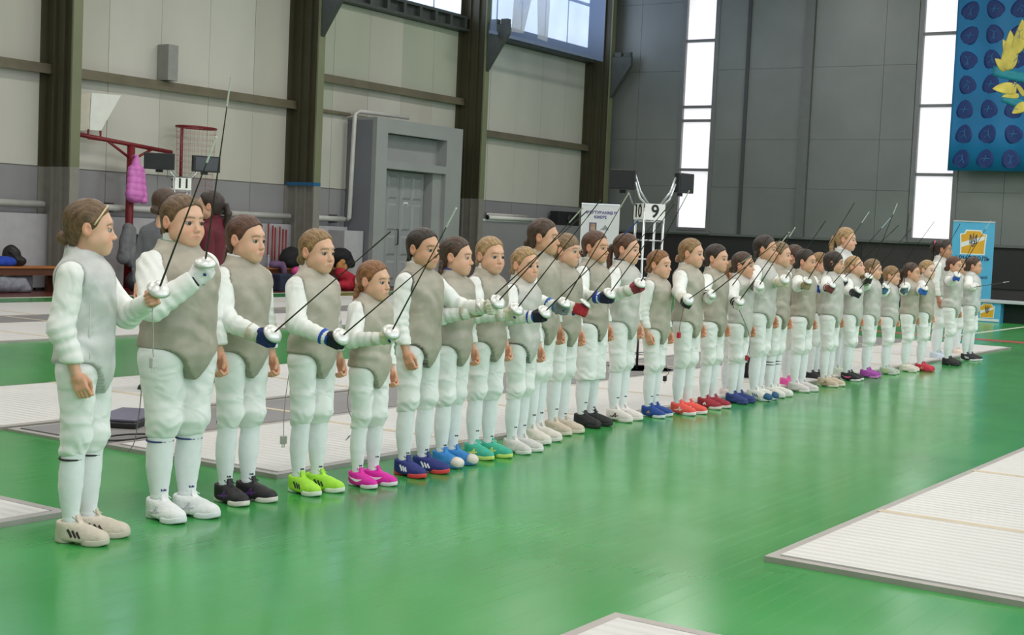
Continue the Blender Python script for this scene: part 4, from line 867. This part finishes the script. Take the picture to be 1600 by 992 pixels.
for k in range(28):
    t0 = k*2*math.pi/28; mb.tube([(cc_[0]+rb*math.cos(t0), rb*.6*math.sin(t0), cc_[2]), (cc_[0]+rb*.84*math.cos(t0), rb*.5*math.sin(t0), zb)], .0026, 4)
for k in range(14): mb.tube(ring(rb*(1-.16*k/13), cc_[2]-1.45*k/13), .0024, 4, closed=True)
nt_ = mb.build('net', mat('red_net_cord', (172, 124, 122), .8), e); nt_['kind'] = 'stuff'
# ---- lumpy soft things built as smooth blobs
def blob(name, label, cat, loc, prims, m, rot=0, wr=.006, fr=30, vs=.016, group=None, k=.03, cut=True):
    lo = np.min([np.minimum(np.array(p[1]), np.array(p[2]) if p[0] == 'c' else np.array(p[1]))-(p[3] if p[0] == 'c' else max(p[2])) for p in prims], 0)-.03
    hi = np.max([np.maximum(np.array(p[1]), np.array(p[2]) if p[0] == 'c' else np.array(p[1]))+(p[3] if p[0] == 'c' else max(p[2])) for p in prims], 0)+.03
    g = Grid(lo, hi, vs); d = None
    for p in prims:
        f_ = cap(g, p[1], p[2], p[3], p[4] if len(p) > 4 else None) if p[0] == 'c' else (ell(g, p[1], p[2]) if p[0] == 'e' else rbox(g, p[1], p[2], .04))
        d = f_ if d is None else smin(d, f_, k)
    d = d+wr*wob(g, R.randint(0, 9999), fr)
    if cut: d = smax(d, -g.z+.002, .01)
    o = obj(name, mesh_np(name, *g.net(d)), m, None, loc, (0, 0, rot))
    if label: tag(o, label, cat, group)
    return o
def cloth(rgb, n=None): return mat('cloth_%02x%02x%02x' % rgb, rgb, .85, var=.18, scale=14, bump=.35, bscale=30)
# pink puffer jacket on the post
pj = at_y(209, 318, YB-.2); g = Grid((-.33, -.2, -.03), (.33, .2, .95), .012)
d = cap(g, (0, 0, .17), (.02, 0, .62), .17, .11); d = smin(d, cap(g, (.0, 0, .62), (0.02, 0, .85), .12, .045), .06); d = smin(d, cap(g, (-.13, -.03, .16), (-.08, 0, .62), .085, .08), .02); d = smin(d, cap(g, (.17, -.04, .08), (.11, 0, .62), .08, .085), .02)
d = d+.011*np.abs(np.sin(g.z*math.pi/.12+g.x*2))*-1+.007+.006*wob(g, 3, 25)
pk = obj('puffer_jacket', mesh_np('puffer_jacket', *g.net(d)), mat('pink_nylon', (214, 118, 196), .45, var=.1, scale=10, bump=.3, bscale=25), None, (pj[0], YB-.22, pj[2])); tag(pk, 'pink puffer jacket hanging on the red post', 'jacket')
MB().tube([(.02, 0, .84), (.02, .06, .9), (.02, .13, .86)], .012, 6).build('hanging_loop', MC['pink_nylon'], pk)
# ---- benches and what lies on and under them
WOOD = mat('orange_varnished_wood', (170, 104, 52), .4, var=.2, scale=3, stretch=(1, 12, 12)); WOODD = mat('dark_varnished_wood', (92, 50, 30), .45, var=.2, scale=3)
def bench(label, x0, x1):
    b = empty('bench', ((x0+x1)/2, 20.2, 0)); tag(b, label, 'bench', 'wooden benches along the left wall'); hx = (x1-x0)/2
    for k in range(3): MB().box(-hx, hx, -.2+k*.135, -.2+k*.135+.125, .42, .455).build('seat_slat', WOOD, b, bevel=.005)
    MB().box(-hx+.05, hx-.05, -.17, -.13, .30, .42).build('apron', WOODD, b)
    for x in (-hx+.25, 0, hx-.25):
        for y in (-.16, .16): MB().box(x-.05, x+.05, y-.04, y+.04, 0, .42).build('leg', WOODD, b)
    return b
bench('wooden bench at the left edge behind the leftmost girl', 12.4, 16.25); bench('wooden bench behind the girls in black and lime trainers', 18.6, 23.4)
bx = lambda px, py, Y=20.2: float(at_y(px, py, Y)[0])
blob('backpack', 'black backpack slumped on the left bench', 'backpack', (bx(18, 395), 20.2, .455), [('e', (0, 0, .16), (.17, .13, .2)), ('e', (.1, -.02, .08), (.17, .12, .1)), ('c', (-.1, -.1, .25), (.05, -.13, .1), .03)], mat('black_nylon', (30, 24, 26), .5, var=.2, scale=20, bump=.4, bscale=20), wr=.01)
blob('kit_bag', 'bright blue cloth bag on the left bench', 'bag', (bx(2, 400), 20.15, .455), [('e', (0, 0, .07), (.26, .14, .1))], cloth((34, 66, 168)), wr=.012)
blob('duffel_bag', 'grey duffel bag under the left bench', 'bag', (bx(10, 445), 20.15, 0), [('c', (-.3, 0, .16), (.25, 0, .14), .15, .13), ('e', (.3, -.05, .07), (.1, .08, .07))], cloth((134, 136, 146)), wr=.014)
blob('storage_box', 'dark grey box under the left bench', 'box', (bx(38, 440), 20.3, 0), [('b', (0, 0, .16), (.16, .14, .16))], mat('grey_plastic_box', (92, 88, 94), .5), wr=.002)
# coats and bags further along
blob('coat', 'grey quilted coat hanging between the two leftmost girls', 'coat', (bx(203, 400, 19.9), 19.95, .45), [('c', (-.1, 0, .18), (-.02, 0, .72), .13, .1), ('c', (.06, -.03, .1), (.05, 0, .68), .11, .09), ('c', (-.16, -.03, .3), (-.05, 0, .72), .06, .07)], cloth((112, 112, 116)), wr=.016, fr=22, cut=False)
blob('coat', 'black coat heaped on the bench left of the sturdy girl', 'coat', (bx(233, 400, 19.9), 20.0, .455), [('e', (0, 0, .22), (.36, .2, .3)), ('e', (-.2, -.05, .45), (.2, .14, .16)), ('e', (.2, 0, .1), (.25, .2, .16))], BLKC, wr=.02, fr=18)
blob('kit_bag', 'large black bag on the floor between the two leftmost girls', 'bag', (bx(225, 440, 19.7), 19.65, 0), [('e', (0, 0, .22), (.45, .2, .26))], mat('dark_nylon', (36, 34, 40), .6, var=.2), wr=.012)
blob('backpack', 'black backpack hung up right of the sturdy girl', 'backpack', (bx(332, 395, 20), 20.1, .455), [('e', (0, 0, .32), (.19, .14, .34)), ('e', (.02, -.12, .2), (.13, .07, .16)), ('c', (-.1, -.06, .6), (.08, -.06, .62), .04)], BLKC, wr=.01)
blob('hat', 'black woolly hat resting on the heating pipe', 'hat', (bx(345, 350, 20.55), 20.55, 1.5), [('e', (0, 0, .08), (.16, .12, .1)), ('e', (.16, 0, .05), (.1, .1, .06))], BLKC, wr=.03, fr=60)
blob('scarf', 'cream scarf lying on the bench by the braided girl', 'scarf', (bx(348, 400, 20.1), 20.1, .455), [('e', (0, 0, .05), (.2, .12, .09)), ('e', (.16, -.1, .02), (.1, .1, .06))], cloth((206, 184, 146)), wr=.02)
# rack with red sticks
rk = empty('stick_rack', (bx(445, 400, 20.55), 20.55, 0)); tag(rk, 'row of thin dark red sticks standing against the wall', 'stick rack')
for px in (420, 427, 431, 438, 443, 448, 461): xx = bx(px, 390, 20.55)-rk.location[0]; MB().tube([(xx-.03, 0, 0.02), (xx+.03, .06, 1.3+R.uniform(-.06, .06))], .017, 8).build('stick', mat('dark_red_stick', (140, 30, 36), .5), rk, smooth=True)
MB().box(-.9, .9, -.06, .06, 0, .05).build('rack_base', WOODD, rk)
bt = empty('bottle', (bx(418, 405, 20.1), 20.08, .455)); tag(bt, 'clear plastic water bottle on the bench behind the lime trainers girl', 'bottle')
MB().lathe([(.028, 0), (.033, .02), (.033, .17), (.02, .215), (.013, .225), (.013, .24)], 14).build('body', mat('bottle_plastic', (196, 204, 216), .15, var=.02, trans=.6), bt, smooth=True); MB().lathe([(.015, .238), (.015, .26)], 12).build('cap', mat('bottle_cap', (226, 228, 232), .5), bt)
blob('cloth_bag', 'purple cloth drooping over the bench edge', 'cloth', (bx(428, 405, 20.1), 20.05, .455), [('e', (0, 0, .06), (.2, .12, .09)), ('c', (.14, -.17, -.22), (.1, -.1, .08), .06)], cloth((104, 78, 112)), wr=.014, cut=False)
blob('kit_bag', 'black rounded kit bag on the bench by the blonde girl in lime trainers', 'bag', (bx(455, 405, 20.05), 20.05, .455), [('e', (0, 0, .2), (.3, .2, .24)), ('e', (.26, -.06, .14), (.14, .14, .16))], BLKC, wr=.015)
blob('cap', 'pink cap lying on a navy bag', 'cap', (bx(461, 428, 19.7), 19.62, .33), [('e', (0, 0, .06), (.15, .13, .11)), ('e', (0, -.14, .02), (.12, .1, .025))], mat('pink_flower_cloth', (232, 72, 146), .7, var=.4, scale=40), wr=.005)
blob('kit_bag', 'navy kit bag on the floor left of the lime trainers girl', 'bag', (bx(447, 448, 19.65), 19.62, 0), [('b', (0, 0, .17), (.4, .18, .18))], cloth((38, 44, 66)), wr=.01)
blob('coat', 'black coat heaped right of the blonde girl in lime trainers', 'coat', (bx(536, 405, 20), 20.05, .455), [('e', (0, 0, .24), (.3, .2, .2)), ('e', (.1, 0, .1), (.3, .2, .14))], BLKC, wr=.02)
blob('soft_toy', 'tan soft toy tucked under the black coat', 'soft toy', (bx(529, 415, 19.8), 19.76, .36), [('e', (0, 0, .12), (.1, .07, .13)), ('e', (.14, 0, .1), (.08, .07, .11)), ('e', (.05, -.02, .24), (.07, .06, .07))], cloth((176, 128, 74)), wr=.008)
blob('kit_bag', 'red kit bag on the floor right of the lime trainers girl', 'bag', (bx(543, 440, 19.6), 19.55, 0), [('c', (-.3, 0, .36), (.25, 0, .12), .13, .15), ('e', (0, 0, .12), (.4, .18, .14))], cloth((172, 28, 50)), wr=.012)
blob('carrier_bag', 'white carrier bag beside the red kit bag', 'bag', (bx(562, 446, 19.4), 19.3, 0), [('e', (0, 0, .2), (.24, .12, .24)), ('c', (-.08, 0, .4), (.08, 0, .42), .04)], cloth((226, 222, 216)), wr=.02)
# rolled banners, box and lamp on the grey ledge
for k, (px0, px1, dz, r, c) in enumerate(((757, 832, .05, .05, (228, 226, 222)), (752, 842, .0, .03, (236, 236, 232)), (765, 826, .13, .045, (198, 194, 190)))):
    a, b = bx(px0, 340, 20.4), bx(px1, 345, 20.4); rl = empty('rolled_banner', (a, 20.4+.1*(k-1), 1.66)); tag(rl, ['thick white rolled banner on the grey ledge', 'thin white tube, lowest on the grey ledge', 'pale grey rolled banner on top of the others'][k], 'rolled banner', 'rolled banners on the ledge')
    MB().tube([(0, 0, r+dz), (b-a, 0, r+dz)], r, 14).build('roll', mat('roll_%d' % k, c, .6, var=.04), rl, smooth=True); MB().tube([(-.02, 0, r+dz), (.0, 0, r+dz)], r*1.12, 14).build('end_ring', BLK if k == 0 else ALU, rl, smooth=True)
tv = box('speaker_box', bx(873, 345, 20.4), bx(905, 345, 20.4), 20.4, 20.7, 1.66, 2.05, BLK, bevel=.02); tag(tv, 'black speaker box on the grey ledge beside the white banner', 'speaker')
MB().lathe([(.001, 0), (.1, .0), (.12, .02), (.05, .035), (.001, .04)], 20).build('cone', mat('speaker_cone', (52, 50, 52), .6), tv, (0, -.15, .2), (math.pi/2, 0, 0), smooth=True)
# ---- white roll-up banner
def rollup(label, c, ang, wd, hh, m):
    e = empty('roll_up_banner', c, (0, 0, ang)); tag(e, label, 'banner'); MB().box(-wd/2, wd/2, -.003, .003, .08, hh).build('printed_sheet', m, e)
    MB().box(-wd/2-.02, wd/2+.02, -.06, .06, 0, .08).build('base_cassette', ALU, e, bevel=.01); MB().box(-wd/2, wd/2, -.012, .012, hh-.015, hh+.015).build('top_rail', ALU, e); MB().tube([(0, .03, .05), (0, .02, hh)], .012, 6).build('support_pole', ALU, e, smooth=True)
    return e
TX = lambda x, z, y=-.005: Matrix.Translation((x, y, z)) @ Matrix.Rotation(math.pi/2, 4, 'X')
c = at_y(938, 340, 15.6); e = rollup('white roll-up banner with purple lettering and a small portrait', (c[0], 15.6, 0), math.radians(-52), .86, 2.11, mat('white_banner_print', (222, 218, 224), .5, var=.02))
VI = mat('violet_print', (62, 52, 130), .6)
text('lettering', 'ФЕХТУВАННЯ В', .088, VI, e, TX(.02, 1.92), bold=.0035); text('lettering', 'КИЄВІ', .088, VI, e, TX(0, 1.82), bold=.0035)
MB().box(-.24, -.08, -.006, -.003, 1.5, 1.7).build('portrait_frame', VI, e); MB().box(-.215, -.105, -.008, -.005, 1.52, 1.68).build('portrait', mat('portrait_print', (176, 140, 112), .6, var=.3, scale=18), e)
MB().prism([(.0, 1.54), (.2, 1.54), (.17, 1.6), (.12, 1.66), (.07, 1.6)], lambda u, v: (u, -.006, v), lambda u, v: (u, -.003, v)).build('emblem', mat('grey_emblem_print', (150, 148, 156), .6, var=.3, scale=30), e)
MB().box(.12, .3, -.006, -.003, 1.02, 1.2).build('text_block', mat('pale_violet_print', (170, 164, 206), .6, var=.3, scale=60), e)
# ---- blue roll-up banner with trident crest
def trident(mb, s, cx, cz, y0, y1):
    def strip(pts, w_):
        for (a, b) in zip(pts[:-1], pts[1:]):
            a, b = np.array(a), np.array(b); t = (b-a)/np.linalg.norm(b-a); n = np.array([-t[1], t[0]])*w_; t = t*w_*.9
            poly = [a-t-n, b+t-n, b+t+n, a-t+n]; mb.prism([(cx+p[0]*s, cz+p[1]*s) for p in poly], lambda u, v: (u, y0, v), lambda u, v: (u, y1, v))
    strip([(-.42, .9), (-.42, -.25), (-.2, -.25)], .055); strip([(.42, .9), (.42, -.25), (.2, -.25)], .055)
    strip([(0, 1.05), (0, .45), (-.06, .1), (-.2, -.1), (-.16, -.45), (0, -.7)], .055); strip([(0, 1.05), (0, .45), (.06, .1), (.2, -.1), (.16, -.45), (0, -.7)], .055)
    strip([(-.42, .9), (-.22, .55), (-.22, -.05)], .05); strip([(.42, .9), (.22, .55), (.22, -.05)], .05); strip([(-.16, -.3), (.16, -.3)], .05)
YEL = mat('golden_crest_print', (232, 172, 46), .5, var=.06); WPR = mat('white_print', (238, 238, 236), .5); NVP = mat('navy_print', (36, 46, 92), .6); SKB = mat('sky_blue_banner_print', (86, 178, 222), .5, var=.03)
def crest(parent, x, z, s, y):
    pts = [(-1, -1), (1, -1), (1.02, -.2), (1.1, .75), (.75, .8), (.62, 1.1), (-.62, 1.1), (-.75, .8), (-1.1, .75), (-1.02, -.2)]
    f0 = lambda k, yy: (lambda u, v: (x+u*s*k, yy, z+v*s*k))
    MB().prism(pts, f0(1, y-.002), f0(1, y)).build('crest_border', WPR, parent); MB().prism(pts, f0(.9, y-.004), f0(.9, y-.002)).build('crest_field', YEL, parent)
    MB().prism([(-.92, -.4), (.9, .28), (.92, .62), (-.92, .02)], f0(1, y-.0055), f0(1, y-.004)).build('crest_band', WPR, parent)
    mb = MB(); trident(mb, s*.62, x, z+.12*s, y-.008, y-.0055); t_ = mb.build('trident', NVP, parent)
    return t_
c = at_x(1519, 400, 31.3); e = rollup('sky blue roll-up banner with a golden trident crest', (31.3, c[1], 0), math.radians(-72), .88, 2.09, SKB)
crest(e, 0, 1.62, .26, -.003); text('lettering', 'АРИСТОЛЬ', .135, NVP, e, TX(-.0, 1.27), bold=.004); text('lettering', 'СПОРТИВНИЙ', .075, NVP, e, TX(.08, .86), bold=.002); text('lettering', 'КЛУБ', .075, NVP, e, TX(.1, .73), bold=.002)
# ---- low podium table with blue cloth
y1_ = at_x(1522, 490, 29.2)[1]; pt = empty('podium', (29.2, y1_, 0)); tag(pt, 'low podium with a sky blue printed front at the far right', 'podium'); ym = at_x(1563, 490, 29.2)[1]-y1_
MB().box(-.04, .9, -5, .05, .40, .44).build('top_board', mat('pale_podium_top', (196, 200, 206), .5), pt); MB().box(0, .9, ym, .02, 0, .40).build('printed_front', SKB, pt); MB().box(.25, .9, -5, ym, 0, .4).build('dark_recess', mat('dark_green_cloth', (18, 34, 28), .7), pt)
MB().box(-.01, .0, ym+.02, .0, .02, .07).build('white_hem', WPR, pt)
cr = empty('front_print'); cr.parent = pt; cr.matrix_local = Matrix.Translation((-.002, -.26, 0)) @ Matrix.Rotation(-math.pi/2, 4, 'Z'); cr['label'] = 'golden trident crest'; crest(cr, .0, .225, .14, -.003)
yb = empty('toolbox', tuple(at_z(1581, 501)-np.array([.1, 0, 0]))); tag(yb, 'small yellow rack on the floor in front of the dark podium recess', 'rack')
for k in range(2): MB().tube([(0, -.1+.2*k, 0), (0, -.1+.2*k, .08), (.12, -.1+.2*k, .08), (.12, -.1+.2*k, 0)], .014, 6).build('hoop', mat('yellow_paint', (206, 176, 40), .5), yb, smooth=True)
MB().tube([(0, -.12, .07), (0, .12, .07)], .014, 6).build('bar', MC['yellow_paint'], yb, smooth=True)
# ---- big blue flag with sports icons and a golden wreath
FX = 34.75; fz0 = 3.40; fy1 = at_x(1480, 265, FX)[1]; FW_, FH_ = 4.2, 5.4
fl = empty('flag', (FX, fy1, fz0)); tag(fl, 'large blue flag with dark sport icons and a golden laurel wreath', 'flag')
fold_ = lambda u, v: .035*math.sin(u*4.2+.6)+.02*math.sin(u*9+v*.7)
def sheet(mb, fn, nu, nv, off, th=.004):
    """fn(i,j in 0..1)->(u,v); u to the right (-Y), v up"""
    V = []
    for o_ in (off, off+th):
        for i in range(nu+1):
            for j in range(nv+1): u, v = fn(i/nu, j/nv); V.append((fold_(u, v)-o_, -u-.028*v*0, v))
    n = (nu+1)*(nv+1); Fc = []; I = lambda i, j, s_: s_*n+i*(nv+1)+j
    for i in range(nu):
        for j in range(nv): Fc += [(I(i, j, 1), I(i+1, j, 1), I(i+1, j+1, 1), I(i, j+1, 1)), (I(i, j, 0), I(i, j+1, 0), I(i+1, j+1, 0), I(i+1, j, 0))]
    for i in range(nu): Fc += [(I(i, 0, 0), I(i+1, 0, 0), I(i+1, 0, 1), I(i, 0, 1)), (I(i, nv, 0), I(i, nv, 1), I(i+1, nv, 1), I(i+1, nv, 0))]
    for j in range(nv): Fc += [(I(0, j, 0), I(0, j, 1), I(0, j+1, 1), I(0, j+1, 0)), (I(nu, j, 0), I(nu, j+1, 0), I(nu, j+1, 1), I(nu, j, 1))]
    mb.add(V, Fc); return mb
FLB = mat('blue_flag_cloth', (18, 112, 168), .6, var=.14, scale=.8); FLD = mat('dark_blue_print', (18, 48, 112), .6, var=.05); FLI = mat('pale_blue_icon_print', (48, 106, 160), .6)
sheet(MB(), lambda a, b: (a*FW_, b*FH_), 60, 6, 0).build('cloth', FLB, fl, smooth=True)
MB().tube([(0, 0, FH_), (0, -FW_, FH_)], .025, 8).build('hanging_rod', ALU, fl, smooth=True)
def petal(cu, cv, rx, rz, ang, pw): 
    ca, sa = math.cos(ang), math.sin(ang)
    def fn(a, b):
        t = (b-.5)*2; w_ = math.sqrt(max(0, 1-abs(t)**pw))*(1-.25*t); x, y = (a-.5)*2*w_*rx, t*rz; return (cu+x*ca-y*sa, cv+x*sa+y*ca)
    return fn
rr2 = random.Random(3); ICON = {}
FIG = [[[(-.5, .6), (0, .2), (.5, .5)], [(0, .2), (0, -.3), (-.35, -.8)], [(0, -.3), (.1, -.85)]], [[(-.6, .3), (0, .45), (.2, .8)], [(0, .45), (.1, -.1), (.4, -.7)], [(.1, -.1), (-.5, -.6)]],
       [[(-.2, .6), (.2, .4), (-.1, 0), (.3, -.3), (.2, -.8)], [(-.1, 0), (-.5, -.5)], [(.2, .4), (.55, .1)]], [[(-.7, -.1), (0, 0), (.7, -.05)], [(0, 0), (-.3, -.5)], [(0, 0), (0, .5)]]]
for r_ in range(8):
    for c_ in range(7):
        cu, cv = .33+c_*.585+.02*(r_ % 2), .30+r_*.6
        if cu > FW_-.3 or cv > FH_-.3: continue
        ang = rr2.uniform(-.7, .7); ic = sheet(MB(), petal(cu, cv, .20, .235, ang, 2.3), 6, 12, .004).build('sport_icon', FLD, fl, smooth=True)
        mb = MB()
        for ln in FIG[rr2.randint(0, 3)]:
            mb.tube([(fold_(cu+p[0]*.15, cv+p[1]*.16)-.011, -(cu+p[0]*.15), cv+p[1]*.16) for p in ln], .013, 5)
        mb.build('figure', FLI, ic)
GOLD = mat('golden_leaf_print', (228, 204, 96), .55, var=.3, scale=2.2); TEAL = mat('teal_ribbon_print', (36, 140, 160), .55, var=.15)
def leaf(cu, cv, L__, w_, ang):
    ca, sa = math.cos(ang), math.sin(ang)
    def fn(a, b): 
        ww = w_*(b+.02)**.45*(1-b)**.9*1.9+.004; x, y = (a-.5)*2*ww+.05*L__*math.sin(b*3.14), b*L__; return (cu+x*ca-y*sa, cv+x*sa+y*ca)
    return fn
uv = lambda px, py: (float(fy1-at_x(px, py, FX)[1]), float(at_x(px, py, FX)[2]-fz0))
for p0, p1, w_ in (((1572, 110), (1579, 47), .2), ((1586, 84), (1598, 30), .19), ((1572, 110), (1556, 92), .12), ((1577, 92), (1568, 62), .12), ((1578, 108), (1590, 84), .07), ((1588, 140), (1552, 139), .17), ((1592, 150), (1566, 151), .08), ((1606, 164), (1581, 177), .15), ((1600, 62), (1614, 10), .13), ((1618, 180), (1600, 196), .1), ((1600, 150), (1584, 128), .06)):
    (u0, v0), (u1, v1) = uv(*p0), uv(*p1); sheet(MB(), leaf(u0, v0, math.hypot(u1-u0, v1-v0), w_, math.atan2(-(u1-u0), v1-v0)), 6, 16, .016).build('laurel_leaf', GOLD, fl, smooth=True)
for pa, pb in (((1553, 111), (1612, 124)), ((1566, 151), (1612, 170))):
    (u0, v0), (u1, v1) = uv(*pa), uv(*pb); sheet(MB(), lambda a, b: (u0+(u1-u0)*a, v0+(v1-v0)*a+(b-.5)*.24), 10, 3, .0125).build('ribbon', TEAL, fl, smooth=True)
# ---- translucent hanging banner in front of the high windows
cxa, cxb = at_y(768, 0, 19.7)[0], at_y(941, 92, 19.7)[0]; zb_ = at_y(941, 92, 19.7)[2]
hb = empty('hanging_banner', (cxa, 19.7, zb_)); tag(hb, 'translucent blue banner with a white fencer figure before the high windows', 'banner')
def tl_mat(name, rgb, t):
    m = mat(name, rgb, .7, var=.1, scale=.8); nt = m.node_tree; b = nt.nodes['Principled BSDF']; tr = nt.nodes.new('ShaderNodeBsdfTranslucent'); tr.inputs[0].default_value = lin(rgb)+(1,); mx = nt.nodes.new('ShaderNodeMixShader'); mx.inputs[0].default_value = t; tp = nt.nodes.new('ShaderNodeBsdfTransparent'); m2 = nt.nodes.new('ShaderNodeMixShader'); m2.inputs[0].default_value = .45
    o_ = nt.nodes['Material Output']; nt.links.new(b.outputs[0], mx.inputs[1]); nt.links.new(tr.outputs[0], mx.inputs[2]); nt.links.new(mx.outputs[0], m2.inputs[1]); nt.links.new(tp.outputs[0], m2.inputs[2]); nt.links.new(m2.outputs[0], o_.inputs[0]); return m
TB = tl_mat('translucent_blue_cloth', (166, 182, 216), .7); TW = tl_mat('translucent_white_print', (238, 236, 230), .7); wd_ = cxb-cxa
V = []; nn = 40
for j in range(2):
    for i in range(nn+1): u = i/nn*wd_; V.append((u, .03*math.sin(u*3.1), j*3.1))
MB().add(V, [(i, i+1, nn+2+i, nn+1+i) for i in range(nn)]).build('cloth', TB, hb, smooth=True)
MB().box(0, wd_, -.03, .03, -.08, 0).build('hem_bar', mat('blue_grey_hem', (120, 134, 166), .5), hb)
for poly in ([(.9, 1.9), (1.0, 1.0), (.95, .1), (1.45, .12), (1.75, 1.0), (1.9, 1.6), (2.1, 1.0), (2.2, .1), (2.7, .08), (2.75, 1.0), (2.6, 2.2), (2.2, 3.0), (1.3, 3.0)],):
    n = len(poly); MB().prism([(p[0]*wd_/5.6, p[1]) for p in poly], lambda u, v: (u, .03*math.sin(u*3.1)-.012, v), lambda u, v: (u, .03*math.sin(u*3.1)-.006, v)).build('figure_print', TW, hb)
# ---- floor devices and cords
dv = empty('cable_reel', tuple(at_z(200, 664)), (0, 0, .5)); tag(dv, 'flat dark cable reel box on the grey strip behind the leftmost girls', 'cable reel')
MB().box(-.3, .3, -.16, .16, .02, .06).build('case', BLK, dv, bevel=.01); MB().box(-.28, .28, -.15, .15, .06, .08).build('lid', mat('lilac_grey_lid', (104, 100, 120), .4), dv, bevel=.008)
def anchor(i, x=0., y=.1, z=.8, hand=None):
    p = PERS[i]; return p['g0']+p['Rz'] @ (p['J'][hand]['hc'] if hand else np.array([x, y, z])*p['s'])
def cord(label, pts, Y, r, col, plug=None, a=None):
    if Y is None: Y = a[1]
    P_ = ([a] if a is not None else [])+[at_y(px, py, Y) for px, py in pts]; o0 = P_[0]; Q_ = []
    for i in range(len(P_)-1):
        p0, p1, p2, p3 = P_[max(i-1, 0)], P_[i], P_[i+1], P_[min(i+2, len(P_)-1)]
        for t in np.linspace(0, 1, 6, endpoint=False): Q_.append(.5*((2*p1)+(-p0+p2)*t+(2*p0-5*p1+4*p2-p3)*t*t+(-p0+3*p1-3*p2+p3)*t**3)-o0)
    Q_.append(P_[-1]-o0); e = empty('body_cord', tuple(o0)); tag(e, label, 'cord', 'body cords hanging from the fencers')
    MB().tube(Q_, r, 6).build('wire', mat('wire_%02x%02x%02x' % col, col, .6), e, smooth=True)
    if plug:
        z = Q_[-1]; MB().box(z[0]-.016, z[0]+.016, z[1]-.012, z[1]+.012, z[2]-.04, z[2]+.004).build('plug', mat('plug_%02x%02x%02x' % plug, plug, .5), e, bevel=.004)
        for dx in (-.008, .008): MB().tube([(z[0]+dx, z[1], z[2]-.04), (z[0]+dx, z[1], z[2]-.058)], .003, 6).build('pin', STEEL, e)
GW = (170, 168, 164)
cord('thin cord hanging from the bare-handed girl with a clear plug', [(238, 488), (240, 520), (239, 545), (240, 560)], None, .0022, GW, (190, 190, 186), anchor(0, hand=1))
cord('cord behind the legs of the sturdy girl', [(221, 600), (218, 640), (210, 690), (200, 705)], 5.05, .0022, (120, 118, 124), None, anchor(1, -.1, .12, .72))
cord('red and blue cord ending in a blue plug beside black trainers', [(348, 580), (346, 620), (344, 658)], 5.06, .0024, (130, 50, 62), (34, 44, 110), anchor(2, -.06, .08, .76))
cord('pale cord with a clear plug left of the lime trainers', [(449, 600), (444, 645), (443, 682)], 4.98, .0022, GW, (196, 196, 192), anchor(3, -.06, .08, .76))
cord('loose grey cord looping left of the magenta trainers', [(543, 630), (554, 668), (540, 688), (546, 680)], 4.9, .0022, (150, 146, 142), None, anchor(4, -.06, .08, .76))
cord('thin cord with a red plug below the coral trainers girl\'s glove', [(1064, 500), (1062, 510), (1061, 520)], None, .0028, (120, 50, 54), (190, 30, 50), anchor(14, hand=-1))
cord('cord with a black plug between dark blue and coral trainers', [(1040, 570), (1045, 582), (1039, 588)], 5.3, .0028, (90, 88, 90), (30, 30, 34), anchor(13, .0, .08, .76))
cord('cord with a red plug at the plain navy trainers girl\'s knee', [(1171, 525), (1167, 556)], None, .003, (70, 66, 68), (176, 40, 60), anchor(17, hand=-1))
cord('cord with a blue plug left of the crimson trainers', [(1090, 560), (1084, 568)], 5.15, .0028, (96, 96, 100), (36, 60, 160), anchor(14, .05, .08, .76))
fc = MB(); pts = [np.array((.18*math.cos(t*.5)*(1+.1*math.sin(t*1.7)), .09*math.sin(t*.5), .03)) for t in range(26)]; q_ = at_z(196, 692)
fe = fc.tube(pts, .006, 6).build('floor_cable', BLK, None, (q_[0], q_[1], .006), smooth=True); tag(fe, 'black cable coiled loosely on the grey strip', 'cable')
q_ = at_z(1226, 600); blob('kit_bag', 'small black bag on the piste behind the pink trainers', 'bag', (q_[0], q_[1]+.45, .03), [('e', (0, 0, .12), (.12, .1, .16))], BLKC, wr=.008, vs=.012)
